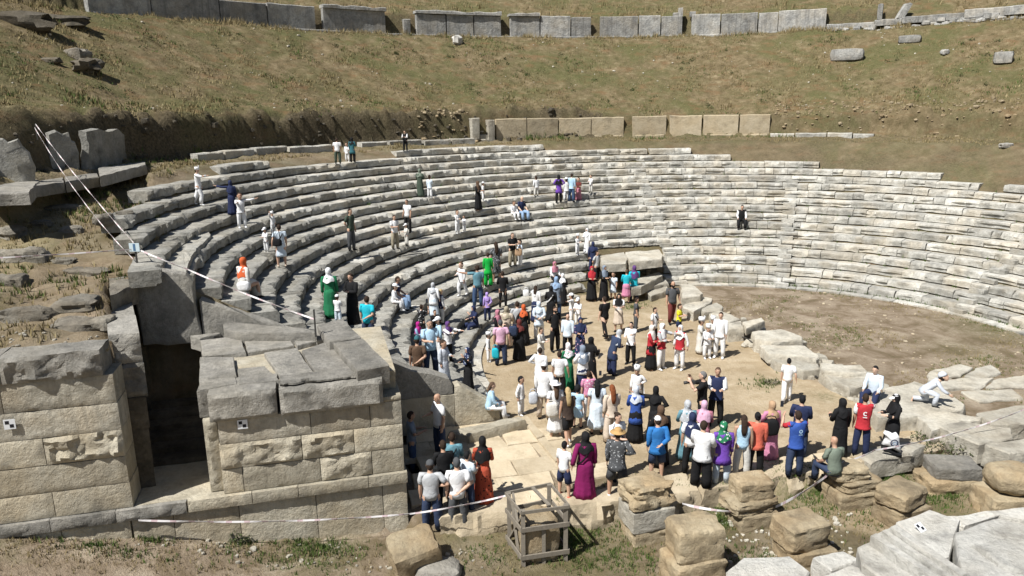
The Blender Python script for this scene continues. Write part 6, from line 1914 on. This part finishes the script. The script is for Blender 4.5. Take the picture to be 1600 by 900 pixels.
# marks and straps worn
def worn(sub):
    return [(r, q) for r, q, h in PEOPLE if sub in r['label']][0][0]
def strap(sub, col):
    pth = [(.075, .0, .822), (.05, -.072, .77), (0, -.088, .69), (-.07, -.084, .60), (-.118, -.02, .54), (-.075, .085, .6), (0, .092, .69), (.05, .075, .77), (.075, .0, .822)]
    link('strap', mesh('strap', *tube(pth, [(.013, .005)] * 9, 6, (0, 0, 1)), True), cloth(col), worn(sub))
for sub, col in (('white bag strap', 'W'), ('dark sling across', 'BK'), ('long maroon dress', 'BK'), ('with a shoulder strap', 'BK'), ('short pale dress with bare legs', 'BK'), ('straw hat', 'NV'), ('orange brown headscarf and a shoulder bag', 'DB')):
    strap(sub, col)
def emblem(sub, z, rad, col, bar):
    n = 18
    v = [(rr * math.cos(2 * math.pi * j / n) * .9, -.088 - .02 * (rr > rad * .8), z + rr * math.sin(2 * math.pi * j / n)) for rr in (rad * .5, rad) for j in range(n)]
    v = [(a, -.096, c) for a, b_, c in v]
    r_ = worn(sub)
    link('emblem', mesh('emblem', v, [[j, (j + 1) % n, n + (j + 1) % n, n + j] for j in range(2 if bar == 'c' else 0, n - (2 if bar == 'c' else 0))]), cloth(col), r_)
    link('emblem', mesh('emblem', [(-rad * .9, -.094, z - rad * 1.5), (rad * .9, -.094, z - rad * 1.5), (rad * .9, -.094, z - rad * 1.9), (-rad * .9, -.094, z - rad * 1.9)], [[0, 1, 2, 3]]), cloth(col), r_)
emblem('red vest with white sleeves', .72, .034, 'W', 'c')
emblem('blue vest with red sleeves', .735, .030, 'LB', 'o')

# ---- things carried or put down
def bag(x, y, z, sx, sy, sz, c, lab, cat='bag', seed=0, strap=0.0, rz=0, name='bag', ref=None):
    if ref is None: q = at(x, y, z)
    else:
        # hangs beside the person: same distance as the person, at the pixel seen
        r = ray(x, y); t = (ref[1] + z) / r[1]; q = r * t + np.array([0, 0, CAMH])
    r_ = thing(name, (float(q[0]), float(q[1]), float(q[2]) - sz / 2), lab, cat, None, math.radians(rz))
    v, f = rock(sx, sy, sz, 5, .07, seed, 4)
    link('pouch', mesh('pouch', v, f, True), cloth(c), r_)
    if strap:
        path = [(-sx * .4, 0, sz * .9), (-sx * .25, 0, sz + strap * .8), (0, 0, sz + strap), (sx * .25, 0, sz + strap * .8), (sx * .4, 0, sz * .9)]
        link('strap', mesh('strap', *tube(path, [(.008, .014)] * 5, 6, (0, 1, 0)), True), cloth(c), r_)
    return r_
Q = {r['label']: q for r, q, h in PEOPLE}
def who(s): return [q for l, q in Q.items() if s in l][0]
bag(433, 379, -.18, .30, .14, .26, 'BK', 'black shoulder bag of the woman in the short pale dress', 'bag', 1, .45, ref=who('short pale dress with bare legs'), name='shoulder_bag')
bag(381, 447, -.25, .36, .22, .26, 'W', 'white bag lying beside the seated woman with the orange headscarf', 'bag', 2, .1, ref=who('orange headscarf and spread'))
bag(810, 394, -.22, .34, .12, .36, 'TN', 'brown paper bag held by the man in khaki trousers', 'bag', 3, .1, ref=who('holding a brown paper bag'), name='paper_bag')
bag(774, 552, -.1, .26, .12, .40, 'TQ', 'turquoise carrier bag hanging beside the man in the pink T-shirt', 'bag', 4, .12, ref=who('pink T-shirt and jeans'), name='carrier_bag')
bag(822, 458, 0, .3, .2, .35, 'W', 'white bag put down on the seats left of the crowd', 'bag', 5, .1, ref=surf(822, 462))
bag(802, 517, -.16, .32, .16, .40, 'DN', 'dark backpack of the woman with the dark rust headscarf', 'backpack', 6, .05, ref=who('dark rust headscarf'), name='backpack')
bag(863, 640, -.17, .34, .16, .44, 'OW', 'cream backpack on the white sun dress', 'backpack', 7, .05, ref=who('white sun hat'), name='backpack')
bag(833, 622, -.1, .26, .14, .38, 'SL', 'pale plastic bag held by the man in the white cap and beige trousers', 'bag', 8, .1, ref=who('beige trousers and white cap'), name='plastic_bag')
bag(1204, 668, -.2, .40, .16, .44, 'BK', 'black bag on the back of the pink dress', 'bag', 9, .1, ref=who('long pink dress'), name='shoulder_bag')
q = who('white headband facing left')
r = ray(1391, 707); t = (q[1] - .32) / r[1]; c = r * t + np.array([0, 0, CAMH])
cl = thing('cloth_bag', tuple(map(float, c)), 'limp white cloth bag with a dark ring emblem held by the woman in black, right', 'bag', None, math.radians(-8))
def sheet(name, ol, y0, th, mat, seed):
    m = len(ol)
    c = np.mean(ol, 0)
    v = [(c[0], y0, c[1])]
    f = []
    for q, (yy, sc) in enumerate(((y0, .55), (y0 + th * .3, .93), (y0 + th * .6, 1), (y0 + th, .9))):
        for p_ in ol:
            u = c + (np.array(p_) - c) * sc
            v.append((u[0], yy + .05 * nz((u[0], 0, u[1]), 5, seed), u[1]))
    for i in range(m): f.append([0, 1 + (i + 1) % m, 1 + i])
    for q in range(3):
        for i in range(m):
            k_ = (i + 1) % m
            f.append([1 + q * m + i, 1 + q * m + k_, 1 + (q + 1) * m + k_, 1 + (q + 1) * m + i])
    f.append([1 + 3 * m + i for i in range(m)])
    link(name, mesh(name, v, f, True), mat, cl)
sheet('cloth', [(-.02, .16), (.12, .08), (.27, .0), (.25, .14), (.2, .3), (.16, .48), (.08, .58), (0, .54), (-.08, .58), (-.2, .62), (-.24, .55), (-.14, .46), (-.18, .34), (-.24, .22), (-.16, .2)], -.08, .14, cloth('W'), 3)
sheet('trim', [(-.26, .19), (-.1, .12), (.1, .03), (.28, -.04), (.28, -.13), (.1, -.05), (-.12, .04), (-.26, .10)], -.06, .05, cloth('BK'), 4)
n = 20
for (rad, dx, dz, m_) in ((.10, .03, .32, 'DN'), (.045, .04, .315, 'LJ')):
    v = [(rr * math.cos(2 * math.pi * j / n) + dx, -.115, rr * math.sin(2 * math.pi * j / n) + dz) for rr in (rad * .68, rad) for j in range(n)]
    link('emblem', mesh('emblem', v, [[j, (j + 1) % n, n + (j + 1) % n, n + j] for j in range(n)]), cloth(m_), cl)
# the photographer's camera with its long lens, a few phones
q = who('photographer in black')
r = ray(1083, 597); t = (q[1] - .05) / r[1]; c = r * t + np.array([0, 0, CAMH])
cm = thing('camera', tuple(map(float, c)), 'black camera with a long lens held up by the grey haired photographer', 'camera')
link('body', mesh('body', *cuboid(-.05, .05, -.07, .07, -.05, .05)), M_IRON, cm)
link('lens', mesh('lens', *tube([(-.04, 0, 0), (-.16, 0, -.01), (-.17, 0, -.01), (-.26, 0, -.02)], [.036, .036, .045, .047], 14, (0, 1, 0)), True), M_IRON, cm)
for x, y, who_, lab in ((667, 470, 'patterned blouse lifting', 'phone lifted by the woman in the black and white patterned blouse'), (1222, 631, 'blue vest with red sleeves', 'phone held up by the man in the blue vest'), (938, 583, 'pink and white top', 'phone lifted above the pale blue dress'), (728, 562, 'photographing to the left', 'phone in the hand of the woman with the blue white headscarf')):
    q = who(who_)
    r = ray(x, y); t = (q[1] + .12) / r[1]; c = r * t + np.array([0, 0, CAMH])
    ph = thing('phone', tuple(map(float, c)), lab, 'phone', 'phones held up in the crowd')
    link('case', mesh('case', *cuboid(-.038, .038, -.005, .004, -.075, .075)), M_PK, ph)
    link('screen', mesh('screen', *cuboid(-.034, .034, -.0075, -.0052, -.07, .07)), plain_mat('glass_screen', (.03, .035, .045), .15, .02), ph)
